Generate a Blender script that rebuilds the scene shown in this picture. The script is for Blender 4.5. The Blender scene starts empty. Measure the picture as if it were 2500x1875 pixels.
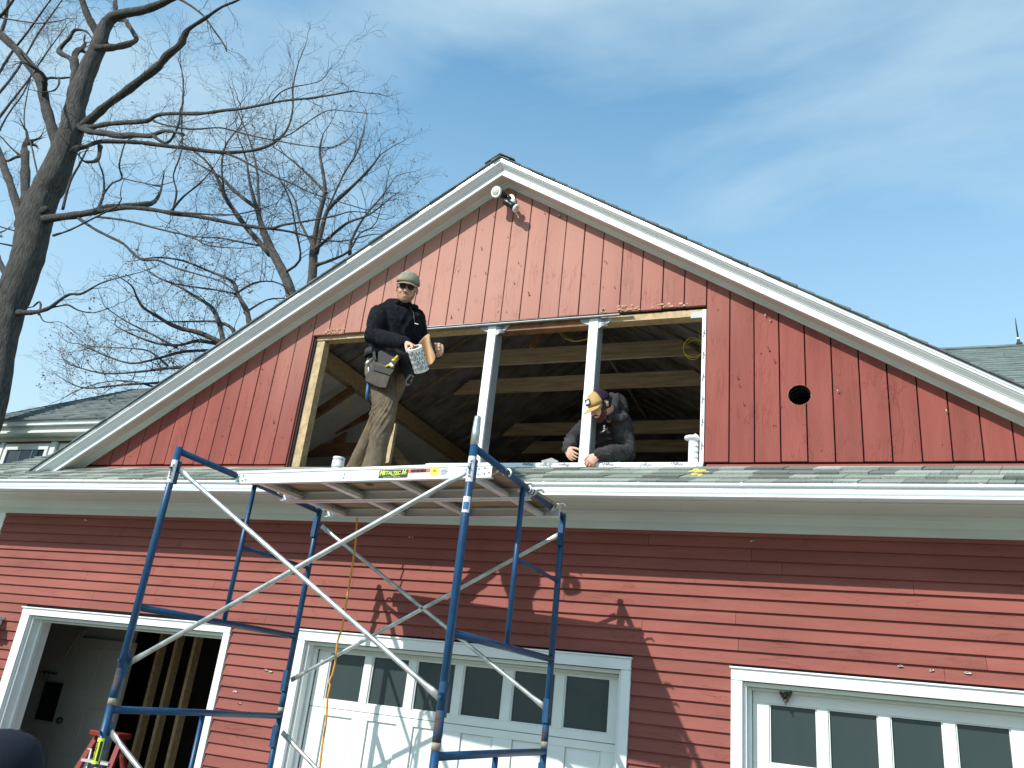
import bpy, math, random
from mathutils import Vector, Matrix
random.seed(7)
SC = bpy.context.scene
COL = SC.collection
RAD = math.radians

# ------------------------------------------------------------------ camera
# the camera stands at the world origin; the lawn/driveway lies 1.87 m below it
GZ = -1.87
F_PX = 1976.1                      # focal length in pixels of the 2500 px wide photo
YAW, PITCH, ROLL = RAD(23.244), RAD(21.233), RAD(6.407)
fw = Vector((-math.sin(YAW)*math.cos(PITCH), math.cos(YAW)*math.cos(PITCH), math.sin(PITCH)))
r0 = Vector((math.cos(YAW), math.sin(YAW), 0)); u0 = r0.cross(fw)
rt = r0*math.cos(ROLL) + u0*math.sin(ROLL)
up = -r0*math.sin(ROLL) + u0*math.cos(ROLL)
cam_d = bpy.data.cameras.new('camera'); cam = bpy.data.objects.new('camera', cam_d); COL.objects.link(cam)
cam_d.sensor_width = 36; cam_d.lens = F_PX/2500*36; cam_d.clip_start = .05; cam_d.clip_end = 3000
m = Matrix((rt, up, -fw)).transposed().to_4x4(); cam.matrix_world = m
SC.camera = cam

def U(px, py, Y):
    """point on the ray of photo pixel (px,py) at distance Y in front of the camera's x-axis"""
    d = fw + rt*((px-1250)/F_PX) + up*((937.5-py)/F_PX)
    return d*(Y/d.y)

# ------------------------------------------------------------------ world, sun, exposure
SUN = Vector((.48, 1, -.82)).normalized()
el = math.asin(-SUN.z); az = math.atan2(-SUN.x, -SUN.y)
w = bpy.data.worlds.new('World'); SC.world = w; w.use_nodes = True
nt = w.node_tree; nt.nodes.clear()
def N(nt, t, **k):
    n = nt.nodes.new(t)
    for a, b in k.items(): setattr(n, a, b)
    return n
sky = N(nt, 'ShaderNodeTexSky', sky_type='NISHITA', sun_disc=False)
sky.sun_elevation = el; sky.sun_rotation = az % (2*math.pi); sky.air_density = 1.0; sky.dust_density = .8; sky.ozone_density = 2.5
hs = N(nt, 'ShaderNodeHueSaturation'); hs.inputs['Hue'].default_value = .485; hs.inputs['Saturation'].default_value = 1.08; hs.inputs['Value'].default_value = 1.22
tc = N(nt, 'ShaderNodeTexCoord')
mp = N(nt, 'ShaderNodeMapping'); mp.inputs['Location'].default_value = (2.11, -6.72, -8.97); mp.inputs['Scale'].default_value = (1.0, 1.4, 2.7); mp.inputs['Rotation'].default_value = (.25, .35, .4)
nz = N(nt, 'ShaderNodeTexNoise'); nz.inputs['Scale'].default_value = 1.7; nz.inputs['Detail'].default_value = 9; nz.inputs['Roughness'].default_value = .52; nz.inputs['Distortion'].default_value = .35
rp = N(nt, 'ShaderNodeValToRGB'); rp.color_ramp.elements[0].position = .32; rp.color_ramp.elements[1].position = .70
rp.color_ramp.elements[1].color = (.80, .80, .80, 1)
sx = N(nt, 'ShaderNodeSeparateXYZ')
hz = N(nt, 'ShaderNodeMapRange'); hz.inputs['From Min'].default_value = .05; hz.inputs['From Max'].default_value = .76
hz.inputs['To Min'].default_value = 1.0; hz.inputs['To Max'].default_value = .02
mx = N(nt, 'ShaderNodeMath', operation='MAXIMUM')
mix = N(nt, 'ShaderNodeMixRGB'); mix.inputs['Color2'].default_value = (3.9, 5.0, 5.5, 1)
bg = N(nt, 'ShaderNodeBackground'); bg.inputs['Strength'].default_value = .15
ow = N(nt, 'ShaderNodeOutputWorld')
L = nt.links.new
tint = N(nt, 'ShaderNodeMixRGB', blend_type='MULTIPLY'); tint.inputs['Fac'].default_value = 1; tint.inputs['Color2'].default_value = (.70, 1.13, 1.22, 1)
L(sky.outputs[0], hs.inputs['Color']); L(hs.outputs[0], tint.inputs['Color1']); L(tint.outputs[0], mix.inputs['Color1'])
L(tc.outputs['Generated'], mp.inputs[0]); L(mp.outputs[0], nz.inputs['Vector']); L(nz.outputs[0], rp.inputs[0])
L(tc.outputs['Generated'], sx.inputs[0]); L(sx.outputs['Z'], hz.inputs['Value'])
L(rp.outputs[0], mx.inputs[0]); L(hz.outputs[0], mx.inputs[1]); L(mx.outputs[0], mix.inputs['Fac'])
L(mix.outputs[0], bg.inputs[0]); L(bg.outputs[0], ow.inputs[0])
sl = bpy.data.lights.new('sun', 'SUN'); sl.energy = 4.4; sl.angle = RAD(.53); sl.color = (1, .97, .92)
so = bpy.data.objects.new('sun', sl); COL.objects.link(so); so.rotation_euler = SUN.to_track_quat('-Z', 'Y').to_euler(); so.location = (-10, -20, 20)
SC.view_settings.view_transform = 'Standard'; SC.view_settings.look = 'None'; SC.view_settings.exposure = 0.25; SC.view_settings.gamma = 1
SC.render.engine = 'CYCLES'

# ------------------------------------------------------------------ materials
MATS = {}
def pmat(name, col, rough=.6, metal=0., var=.12, vs=6., bump=0., bs=60., st=(1, 1, 1), spots=None, rnd=0., col2=None, crack=0., spec=.5, bdist=.004, glare_veil=False):
    """procedural material: base colour, noise variation, stretched grain bump, flakes, per-object tint"""
    mt = bpy.data.materials.new(name); mt.use_nodes = True
    t = mt.node_tree; b = t.nodes['Principled BSDF']; l = t.links.new
    b.inputs['Roughness'].default_value = rough; b.inputs['Metallic'].default_value = metal
    b.inputs['Specular IOR Level'].default_value = spec
    co = N(t, 'ShaderNodeTexCoord'); mpn = N(t, 'ShaderNodeMapping'); mpn.inputs['Scale'].default_value = st
    l(co.outputs['Object'], mpn.inputs[0])
    n1 = N(t, 'ShaderNodeTexNoise'); n1.inputs['Scale'].default_value = vs; n1.inputs['Detail'].default_value = 6; n1.inputs['Roughness'].default_value = .62
    l(mpn.outputs[0], n1.inputs['Vector'])
    r1 = N(t, 'ShaderNodeValToRGB'); c2 = col2 or tuple(c*(1-2.2*var) for c in col)
    r1.color_ramp.elements[0].position = .30; r1.color_ramp.elements[1].position = .70
    r1.color_ramp.elements[0].color = (*c2, 1); r1.color_ramp.elements[1].color = (*[min(1, c*(1+var)) for c in col], 1)
    l(n1.outputs[0], r1.inputs[0]); out = r1.outputs[0]
    if rnd:
        oi = N(t, 'ShaderNodeObjectInfo'); mr = N(t, 'ShaderNodeMapRange'); mr.inputs['To Min'].default_value = 1-rnd; mr.inputs['To Max'].default_value = 1+rnd
        l(oi.outputs['Random'], mr.inputs['Value'])
        hv = N(t, 'ShaderNodeHueSaturation'); l(mr.outputs[0], hv.inputs['Value']); l(out, hv.inputs['Color']); out = hv.outputs[0]
    if spots:
        sc_, th, cc, sst = spots
        mp2 = N(t, 'ShaderNodeMapping'); mp2.inputs['Scale'].default_value = sst; l(co.outputs['Object'], mp2.inputs[0])
        n2 = N(t, 'ShaderNodeTexNoise'); n2.inputs['Scale'].default_value = sc_; n2.inputs['Detail'].default_value = 8; n2.inputs['Roughness'].default_value = .7
        l(mp2.outputs[0], n2.inputs['Vector'])
        r2 = N(t, 'ShaderNodeValToRGB'); r2.color_ramp.elements[0].position = th; r2.color_ramp.elements[1].position = th+.02
        l(n2.outputs[0], r2.inputs[0]); mm = N(t, 'ShaderNodeMixRGB'); l(r2.outputs[0], mm.inputs['Fac']); l(out, mm.inputs['Color1'])
        mm.inputs['Color2'].default_value = (*cc, 1); out = mm.outputs[0]
    if glare_veil:                                            # pale glare veil painted into the board colour high on the gable
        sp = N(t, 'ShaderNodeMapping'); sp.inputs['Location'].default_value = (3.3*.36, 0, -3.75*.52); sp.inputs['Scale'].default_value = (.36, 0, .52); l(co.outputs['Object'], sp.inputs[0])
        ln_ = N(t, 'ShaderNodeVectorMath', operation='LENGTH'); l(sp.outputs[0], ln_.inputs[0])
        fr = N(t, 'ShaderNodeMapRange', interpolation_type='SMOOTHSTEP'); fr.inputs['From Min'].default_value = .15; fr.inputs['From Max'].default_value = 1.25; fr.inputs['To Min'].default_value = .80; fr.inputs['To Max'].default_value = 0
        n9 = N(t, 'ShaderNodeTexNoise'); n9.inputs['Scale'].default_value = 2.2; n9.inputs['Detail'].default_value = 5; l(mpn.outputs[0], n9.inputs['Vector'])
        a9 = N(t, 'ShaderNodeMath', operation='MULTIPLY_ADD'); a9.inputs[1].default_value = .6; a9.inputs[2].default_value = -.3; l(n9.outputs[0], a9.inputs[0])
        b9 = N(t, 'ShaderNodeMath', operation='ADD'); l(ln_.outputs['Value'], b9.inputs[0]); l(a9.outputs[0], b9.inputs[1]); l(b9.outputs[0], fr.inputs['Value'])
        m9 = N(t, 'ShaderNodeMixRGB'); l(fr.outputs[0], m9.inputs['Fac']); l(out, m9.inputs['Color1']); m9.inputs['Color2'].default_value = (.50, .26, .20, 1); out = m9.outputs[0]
    l(out, b.inputs['Base Color'])
    if bump:
        n3 = N(t, 'ShaderNodeTexNoise'); n3.inputs['Scale'].default_value = bs; n3.inputs['Detail'].default_value = 8; n3.inputs['Roughness'].default_value = .7
        l(mpn.outputs[0], n3.inputs['Vector']); hgt = n3.outputs[0]
        if crack:
            # wriggly raised paint cracks: thin contour bands of a distorted noise, only where a second noise lets them show
            mp3 = N(t, 'ShaderNodeMapping'); mp3.inputs['Scale'].default_value = tuple(max(.22, s) for s in st); l(co.outputs['Object'], mp3.inputs[0])
            nd = N(t, 'ShaderNodeTexNoise'); nd.inputs['Scale'].default_value = crack; nd.inputs['Detail'].default_value = 5; nd.inputs['Roughness'].default_value = .6; nd.inputs['Distortion'].default_value = .8; l(mp3.outputs[0], nd.inputs['Vector'])
            s1 = N(t, 'ShaderNodeMath', operation='SUBTRACT'); s1.inputs[1].default_value = .5; l(nd.outputs[0], s1.inputs[0]); ab = N(t, 'ShaderNodeMath', operation='ABSOLUTE'); l(s1.outputs[0], ab.inputs[0])
            cr = N(t, 'ShaderNodeMapRange'); cr.inputs['From Max'].default_value = .022; cr.inputs['To Min'].default_value = .75; cr.inputs['To Max'].default_value = 0; l(ab.outputs[0], cr.inputs['Value'])
            nm_ = N(t, 'ShaderNodeTexNoise'); nm_.inputs['Scale'].default_value = 3.5; nm_.inputs['Detail'].default_value = 3; l(co.outputs['Object'], nm_.inputs['Vector'])
            mk_ = N(t, 'ShaderNodeMapRange'); mk_.inputs['From Min'].default_value = .42; mk_.inputs['From Max'].default_value = .62; l(nm_.outputs[0], mk_.inputs['Value'])
            mu = N(t, 'ShaderNodeMath', operation='MULTIPLY'); l(cr.outputs[0], mu.inputs[0]); l(mk_.outputs[0], mu.inputs[1])
            ad = N(t, 'ShaderNodeMath', operation='ADD'); l(hgt, ad.inputs[0]); l(mu.outputs[0], ad.inputs[1]); hgt = ad.outputs[0]
        bm = N(t, 'ShaderNodeBump'); bm.inputs['Strength'].default_value = bump; bm.inputs['Distance'].default_value = bdist
        l(hgt, bm.inputs['Height']); l(bm.outputs[0], b.inputs['Normal'])
    MATS[name] = mt
    return mt
RB = (.262, .070, .054)
pmat('gable_red', RB, .7, spec=.2, var=.10, vs=7, bump=.8, bs=30, st=(1, 1, .14), rnd=.10, crack=9, glare_veil=True, spots=(9, .80, (.40, .33, .28), (1.6, 1, .35)), bdist=.004)
pmat('siding_red', (.262, .082, .064), .7, spec=.2, var=.10, vs=5, bump=.7, bs=26, st=(.16, 1, 1), rnd=.09, crack=9, spots=(8, .82, (.36, .30, .26), (.35, 1, 2)), bdist=.004)
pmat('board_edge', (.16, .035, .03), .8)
pmat('white_trim', (.78, .80, .78), .45, var=.03, vs=4, bump=.15, bs=30, spots=(6, .80, (.30, .28, .24), (1, 1, 1)))
pmat('white_gutter', (.78, .80, .79), .3, var=.03, vs=3, st=(.3, 1, 3), spots=(5, .80, (.4, .4, .36), (.5, 1, 1)))
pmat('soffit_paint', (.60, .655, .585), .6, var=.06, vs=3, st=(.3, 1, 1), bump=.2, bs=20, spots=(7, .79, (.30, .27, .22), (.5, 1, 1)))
pmat('shingle', (.255, .275, .235), .95, var=.35, vs=150, bump=.8, bs=260, rnd=.46, bdist=.002, col2=(.12, .14, .12))
pmat('shingle_dark', (.13, .145, .14), .95, var=.3, vs=140, bump=.6, bs=200, rnd=.22, bdist=.002, col2=(.07, .085, .08))
pmat('shingle_far', (.15, .17, .165), .95, var=.3, vs=4, bump=.5, bs=90, col2=(.075, .09, .09), bdist=.004, st=(.5, 1, 2.5))
pmat('shingle_green', (.17, .20, .18), .95, var=.3, vs=5, bump=.5, bs=90, col2=(.09, .115, .105), bdist=.004, st=(.5, 1, 2.5))
pmat('lumber', (.44, .31, .16), .7, var=.18, vs=5, st=(4, 4, 4), bump=.3, bs=12, spots=(7, .70, (.22, .13, .06), (1, 1, 1)), rnd=.12)
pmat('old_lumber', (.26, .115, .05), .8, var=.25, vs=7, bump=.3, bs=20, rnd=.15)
pmat('tie_lumber', (.60, .47, .29), .75, var=.2, vs=6, st=(.4, 1, 5), bump=.2, bs=12, spots=(6, .70, (.15, .09, .05), (1, 1, 2)), rnd=.1)
pmat('tar_paper', (.018, .018, .018), .9)
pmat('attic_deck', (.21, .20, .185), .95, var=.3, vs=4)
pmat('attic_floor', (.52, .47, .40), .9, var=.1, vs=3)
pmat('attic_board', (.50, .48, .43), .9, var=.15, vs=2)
pmat('tape_white', (.86, .88, .86), .35, var=.02, vs=8, bump=.4, bs=18, bdist=.003)
pmat('tape_dull', (.42, .44, .44), .5, var=.1, vs=30)
pmat('print_grey', (.11, .12, .14), .6, var=.02)
pmat('door_white', (.74, .77, .73), .5, var=.03, vs=3, bump=.12, bs=20, spots=(7, .80, (.42, .40, .34), (1, 1, 1)))
pmat('pane_glass', (.024, .036, .036), .20, var=.3, vs=5, spec=.4, bump=.06, bs=60, spots=(30, .76, (.22, .24, .22), (1, 1, .6)), col2=(.036, .052, .050), st=(1.6, 1, .5))
pmat('house_white', (.62, .64, .60), .6, var=.04, vs=3)
pmat('house_glass', (.03, .035, .045), .08, var=.2, vs=2)
pmat('scaffold_blue', (.003, .052, .125), .42, var=.25, vs=18, bump=.15, bs=60, spots=(17, .66, (.16, .07, .04), (1, 1, .6)), col2=(.003, .038, .10))
pmat('scaffold_rust', (.075, .045, .04), .8, var=.3, vs=30, bump=.3, bs=90, spots=(14, .44, (.004, .055, .13), (1, 1, .7)))
pmat('bare_collar', (.30, .26, .19), .6, var=.2, vs=30)
pmat('rafter_wood', (.30, .21, .13), .85, var=.2, vs=6)
pmat('galvanised', (.55, .58, .55), .38, metal=.75, var=.2, vs=14, st=(1, 1, 1), spots=(14, .74, (.25, .23, .19), (1, 1, 1)))
pmat('aluminium', (.80, .81, .80), .36, metal=.45, var=.08, vs=5, st=(.4, 2, 2), spots=(9, .76, (.42, .40, .36), (1, 1, 1)))
pmat('plywood', (.36, .24, .15), .8, var=.22, vs=5, st=(.6, 3, 3), spots=(6, .72, (.16, .10, .07), (1, 1, 1)))
pmat('steel_dark', (.08, .085, .09), .4, metal=.8)
pmat('black_plastic', (.012, .012, .013), .35)
pmat('white_plastic', (.75, .76, .72), .35, var=.03)
pmat('lens_glass', (.62, .66, .50), .25, var=.3, vs=90, bump=.6, bs=150)
pmat('bark', (.098, .088, .076), .92, var=.45, vs=10, st=(2.2, 2.2, .34), bump=1.0, bs=13, bdist=.10, col2=(.022, .021, .019))
pmat('bark_far', (.085, .072, .063), .92, var=.35, vs=9, st=(1, 1, .4), bump=.6, bs=12, bdist=.03)
pmat('twig', (.065, .052, .048), .9, var=.3, vs=3)
pmat('dry_leaf', (.30, .17, .09), .8, var=.3, vs=3)
pmat('skin', (.66, .39, .28), .55, var=.10, vs=16, col2=(.52, .25, .17), bump=.1, bs=120)
pmat('fleece', (.011, .012, .016), .98, var=.35, vs=40, bump=.8, bs=150, spec=.15, bdist=.006)
pmat('hoodie', (.052, .046, .045), .95, var=.25, vs=12, bump=.5, bs=200, spec=.2, bdist=.004, col2=(.026, .025, .029))
pmat('work_trousers', (.150, .116, .074), .95, var=.28, vs=8, bump=.6, bs=160, spec=.2, bdist=.004, col2=(.082, .064, .045))
pmat('navy_cloth', (.012, .015, .024), .95, var=.2, vs=9, bump=.4, bs=160, spec=.25)
pmat('olive_cap', (.30, .27, .20), .95, var=.15, vs=20, bump=.5, bs=200, spec=.2)
pmat('mustard_cap', (.50, .33, .12), .9, var=.10, vs=16, bump=.3, bs=200, spec=.2)
pmat('purple_mesh', (.028, .016, .036), .95, var=.3, vs=80, bump=.8, bs=260, spec=.2)
pmat('brown_leather', (.065, .052, .038), .8, var=.3, vs=14, bump=.4, bs=90)
pmat('black_nylon', (.016, .015, .015), .7, var=.2, vs=20, bump=.3, bs=120)
pmat('blond_beard', (.43, .245, .14), .95, var=.35, vs=60, bump=1, bs=220, bdist=.006)
pmat('dark_beard', (.085, .032, .014), .95, var=.4, vs=60, bump=1, bs=220, bdist=.006)
pmat('dark_hair', (.02, .013, .01), .8, var=.3, vs=60)
pmat('teeth', (.62, .50, .42), .4, var=.02)
pmat('lip', (.50, .20, .16), .5, var=.05)
pmat('boot_leather', (.10, .07, .045), .7, var=.3, vs=12)
pmat('yellow', (.75, .55, .04), .5, var=.04)
pmat('hi_yellow', (.62, .78, .05), .5, var=.03)
pmat('orange_red', (.55, .12, .05), .5, var=.05)
pmat('red_ladder', (.22, .02, .015), .45, var=.08)
pmat('blue_grip', (.03, .10, .25), .5)
pmat('label_white', (.70, .72, .74), .5, var=.08, vs=30)
pmat('label_black', (.015, .015, .015), .5, var=.02)
pmat('orange_cord', (.72, .32, .04), .5, var=.06)
pmat('romex', (.60, .43, .05), .5, var=.05)
pmat('kraft_paper', (.52, .33, .17), .7, var=.06)
pmat('foam_yellow', (.62, .50, .12), .8, var=.15, vs=30, bump=.6, bs=60)
pmat('ground', (.23, .215, .19), .95, var=.2, vs=.8, bump=.6, bs=30, bdist=.01, spots=(60, .60, (.12, .11, .10), (1, 1, 1)))
pmat('asphalt', (.27, .245, .21), .95, var=.15, vs=2, bump=.6, bs=120, spots=(90, .62, (.30, .29, .27), (1, 1, 1)))
pmat('grass', (.07, .09, .035), .95, var=.4, vs=3, bump=1, bs=30, bdist=.03)
pmat('concrete', (.30, .29, .27), .9, var=.12, vs=3, bump=.3, bs=60)
pmat('rake_under', (.60, .55, .47), .7, var=.06, vs=3)  # rake soffit, warm bounce from the ground painted into its colour
pmat('cream_door', (.40, .385, .33), .6, var=.06, vs=2)
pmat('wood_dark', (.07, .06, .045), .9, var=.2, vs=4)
pmat('nest', (.14, .12, .10), .95, var=.4, vs=40, bump=1, bs=80)

# ------------------------------------------------------------------ mesh helpers
class MB:
    def __init__(s): s.v = []; s.f = []
    def add(s, v, f):
        n = len(s.v); s.v += [tuple(p) for p in v]; s.f += [tuple(i+n for i in q) for q in f]; return s
    def box(s, x0, x1, y0, y1, z0, z1):
        v = [(x, y, z) for z in (z0, z1) for y in (y0, y1) for x in (x0, x1)]
        return s.add(v, [(0, 2, 3, 1), (4, 5, 7, 6), (0, 1, 5, 4), (2, 6, 7, 3), (0, 4, 6, 2), (1, 3, 7, 5)])
    def obox(s, c, ax, ay, az):
        c, ax, ay, az = Vector(c), Vector(ax), Vector(ay), Vector(az)
        v = [c+ax*i+ay*j+az*k for k in (-1, 1) for j in (-1, 1) for i in (-1, 1)]
        return s.add(v, [(0, 2, 3, 1), (4, 5, 7, 6), (0, 1, 5, 4), (2, 6, 7, 3), (0, 4, 6, 2), (1, 3, 7, 5)])
    def prism(s, poly, fn0, fn1):
        """poly: closed list of 2D points; fn0/fn1 map them to the two 3D ends"""
        n = len(poly); v = [fn0(*q) for q in poly]+[fn1(*q) for q in poly]
        return s.add(v, [(i, (i+1) % n, n+(i+1) % n, n+i) for i in range(n)]+[tuple(range(n))[::-1], tuple(range(n, 2*n))])
    def tube(s, P, R, n=8, ref=None, cap=True):
        P = [Vector(p) for p in P]
        if not isinstance(R, (list, tuple)): R = [R]*len(P)
        R = [(r, r) if not isinstance(r, (list, tuple)) else r for r in R]
        ref = Vector(ref) if ref is not None else None
        base = len(s.v); prev = None; rings = []
        m_ = len(P)
        for i, p in enumerate(P):
            t = (P[min(i+1, m_-1)]-P[max(i-1, 0)]).normalized()
            if prev is None:
                a = ref if ref is not None else (Vector((0, 0, 1)) if abs(t.z) < .9 else Vector((1, 0, 0)))
            else: a = ref if ref is not None else prev
            sd = (a-t*a.dot(t)); sd = sd.normalized() if sd.length > 1e-6 else t.orthogonal().normalized(); prev = sd
            nn = t.cross(sd); rings.append((p, t, sd, nn, R[i]))
        def ring(p, sd, nn, a, b):
            s.v += [tuple(p+sd*(a*math.cos(2*math.pi*k/n))+nn*(b*math.sin(2*math.pi*k/n))) for k in range(n)]
        for p, t, sd, nn, (a, b) in rings: ring(p, sd, nn, a, b)
        for i in range(m_-1):
            o = base+i*n
            s.f += [(o+k, o+(k+1) % n, o+n+(k+1) % n, o+n+k) for k in range(n)]
        if cap:
            s.f.append(tuple(base+k for k in range(n))[::-1]); s.f.append(tuple(base+(m_-1)*n+k for k in range(n)))
        return s
    def loft(s, P, R, n=14, ref=None):
        """closed rounded tube with elliptical sections, ends domed"""
        P = [Vector(p) for p in P]; R = [(r, r) if not isinstance(r, (list, tuple)) else r for r in R]
        t0 = (P[0]-P[1]).normalized(); t1 = (P[-1]-P[-2]).normalized()
        def dome(p, t, r):
            m_ = min(r); return [(p+t*m_*.9, (r[0]*.35, r[1]*.35)), (p+t*m_*.62, (r[0]*.75, r[1]*.75))]
        d0 = dome(P[0], t0, R[0]); d1 = dome(P[-1], t1, R[-1])[::-1]
        P2 = [a for a, b in d0]+P+[a for a, b in d1]; R2 = [b for a, b in d0]+R+[b for a, b in d1]
        return s.tube(P2, R2, n, ref)
    def ball(s, c, rx, ry=None, rz=None, M=None, n=14, m_=10):
        ry = rx if ry is None else ry; rz = rx if rz is None else rz; c = Vector(c); base = len(s.v)
        ex, ey, ez = M if M else (Vector((1, 0, 0)), Vector((0, 1, 0)), Vector((0, 0, 1)))
        s.v.append(tuple(c-ez*rz))
        for i in range(1, m_):
            a = -math.pi/2+math.pi*i/m_
            for k in range(n):
                b = 2*math.pi*k/n; s.v.append(tuple(c+ex*(rx*math.cos(a)*math.cos(b))+ey*(ry*math.cos(a)*math.sin(b))+ez*(rz*math.sin(a))))
        s.v.append(tuple(c+ez*rz)); last = len(s.v)-1
        for k in range(n): s.f.append((base, base+1+(k+1) % n, base+1+k))
        for i in range(m_-2):
            o = base+1+i*n
            for k in range(n): s.f.append((o+k, o+(k+1) % n, o+n+(k+1) % n, o+n+k))
        o = base+1+(m_-2)*n
        for k in range(n): s.f.append((o+k, o+(k+1) % n, last))
        return s
    def mesh(s, name):
        me = bpy.data.meshes.new(name); me.from_pydata(s.v, [], s.f); me.update(); return me

def link(name, me, mat=None, parent=None, smooth=False, local=False, bevel=0., bseg=2):
    o = bpy.data.objects.new(name, me); COL.objects.link(o)
    if mat is not None and len(me.materials) == 0: me.materials.append(MATS[mat])
    if smooth:
        for p in me.polygons: p.use_smooth = True
    if parent is not None:
        o.parent = parent
        if not local:
            q = parent
            off = Vector((0, 0, 0))
            while q is not None: off += q.location; q = q.parent
            o.location = -off
    if bevel:
        b = o.modifiers.new('bevel', 'BEVEL'); b.width = bevel; b.segments = bseg; b.limit_method = 'ANGLE'; b.angle_limit = RAD(50)
    return o
def obj(name, mb, mat, parent=None, **k): return link(name, mb.mesh(name), mat, parent, **k)
def tag(o, label, cat, group=None, kind=None):
    if label: o['label'] = label
    if cat: o['category'] = cat
    if group: o['group'] = group
    if kind: o['kind'] = kind
    return o
def thing(name, label, cat, loc=(0, 0, 0), group=None):
    o = bpy.data.objects.new(name, None); COL.objects.link(o); o.location = loc; o.empty_display_size = .1
    return tag(o, label, cat, group)
def struct(name, mb, mat, **k):
    o = obj(name, mb, mat, **k); o['kind'] = 'structure'; return o
def baked(name, mb, mat, parent, voxel=.006, smooth=4, disp=0., dscale=.08, local=False, mid=.5, folds=None):
    """join overlapping lofts into ONE continuous surface (voxel remesh + smooth + cloth folds) and bake it"""
    me = mb.mesh('tmp'); o = bpy.data.objects.new('tmp', me); COL.objects.link(o)
    r = o.modifiers.new('r', 'REMESH'); r.mode = 'VOXEL'; r.voxel_size = voxel; r.use_smooth_shade = True
    sm = o.modifiers.new('s', 'SMOOTH'); sm.factor = .5; sm.iterations = smooth
    if disp:
        for k_, (st_, sc_) in enumerate(((disp, dscale), (disp*.35, dscale*.35))):
            tx = bpy.data.textures.new('fold', 'CLOUDS'); tx.noise_scale = sc_; tx.noise_depth = 2
            d = o.modifiers.new('d', 'DISPLACE'); d.texture = tx; d.strength = st_; d.mid_level = mid; d.texture_coords = 'LOCAL'
    dg = bpy.context.evaluated_depsgraph_get(); dg.update()
    m2 = bpy.data.meshes.new_from_object(o.evaluated_get(dg)); m2.materials.clear()
    if folds:                                            # creases running round the limbs
        from mathutils import noise
        amp, fq = folds; nrm = [v.normal.copy() for v in m2.vertices]
        for v, nn in zip(m2.vertices, nrm):
            c = v.co; w1 = noise.noise(c*3.1); w2 = noise.noise(c*7.3+Vector((9, 3, 5))); mk = max(0., min(1., .55+1.6*noise.noise(c*4.7+Vector((2, 8, 1)))))
            ph = fq*(c.z+.35*c.x*noise.noise(c*1.9))+2.4*w1+1.0*w2
            v.co = c+nn*(amp*mk*((1-abs(math.sin(ph)))**1.6-.30)+.35*amp*w2)
        m2.update()
    bpy.data.objects.remove(o); bpy.data.meshes.remove(me); m2.name = name
    return link(name, m2, mat, parent, smooth=True, local=local)
def text(s, size, org, xd, yd, mat, parent, name='lettering', bold=0., ext=.0012, center=True, local=False, squash=1.):
    cu = bpy.data.curves.new('t', 'FONT'); cu.body = s; cu.size = size; cu.extrude = ext; cu.offset = bold; cu.resolution_u = 2
    if center: cu.align_x = 'CENTER'; cu.align_y = 'CENTER'
    o = bpy.data.objects.new('t', cu); COL.objects.link(o)
    dg = bpy.context.evaluated_depsgraph_get(); dg.update()
    me = bpy.data.meshes.new_from_object(o.evaluated_get(dg)); bpy.data.objects.remove(o); bpy.data.curves.remove(cu)
    xd = Vector(xd).normalized()*squash; yd = Vector(yd).normalized(); zd = xd.cross(yd).normalized(); org = Vector(org)
    for v in me.vertices: v.co = org+xd*v.co.x+yd*v.co.y+zd*v.co.z
    me.materials.clear(); me.name = name
    return link(name, me, mat, parent, local=local)

# ================================================================== SETTING
g = MB(); g.box(-400, 400, -400, 600, GZ-.5, GZ); struct('lawn', g, 'grass')
g = MB(); g.box(-12, 7, -14, 5.9, GZ-.3, GZ+.006); struct('driveway', g, 'asphalt')

# ================================================================== GARAGE
W = 6.0
XA = -2.838                                   # ridge line
def zl(x): return 6.39+.63*x                  # top edge of the red boards, left slope
def zr(x): return 2.814-.63*x
def zroof(x): return min(zl(x), zr(x))
GDY, GDZ = .06, .015
G = thing('garage', 'red clapboard garage with a white trimmed gable and a wide open window hole', 'garage', (XA, W, GZ))
OX0, OX1, OZ0, OZ1 = -4.762, -.930, 1.822, 3.128
XL, XR = -8.22, 2.55

# wall core behind the siding (lower wall, then gable with the big opening)
c = MB()
for x0, x1, z0, z1 in ((XL, XR, .285, 1.80), (XL, -7.405, GZ, .285), (-5.022, -4.168, GZ, .285), (-1.476, -.642, GZ, .285), (2.06, XR, GZ, .285)):
    c.box(x0, x1, 6.006, 6.11, z0, z1)
obj('wall_core', c, 'tar_paper', G)
def band(xa, xb, z0, y0, y1, name, mat, drop=-.02):
    xs = [xa]+([XA] if xa < XA < xb else [])+[xb]
    poly = [(xb, z0), (xa, z0)]+[(x, max(z0+.001, zroof(x)-drop)) for x in xs]
    b = MB(); b.prism(poly, lambda a, z: (a, y0, z), lambda a, z: (a, y1, z)); return b
b = band(OX0, OX1, OZ1+.02, 6.012, 6.05, '', ''); bb = band(-7.30, OX0-.02, 1.80, 6.012, 6.05, '', ''); b.add(bb.v, bb.f)
bb = band(OX1+.02, 1.62, 1.80, 6.012, 6.05, '', ''); b.add(bb.v, bb.f)
core_g = obj('gable_sheathing', b, 'tar_paper', G)

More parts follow.
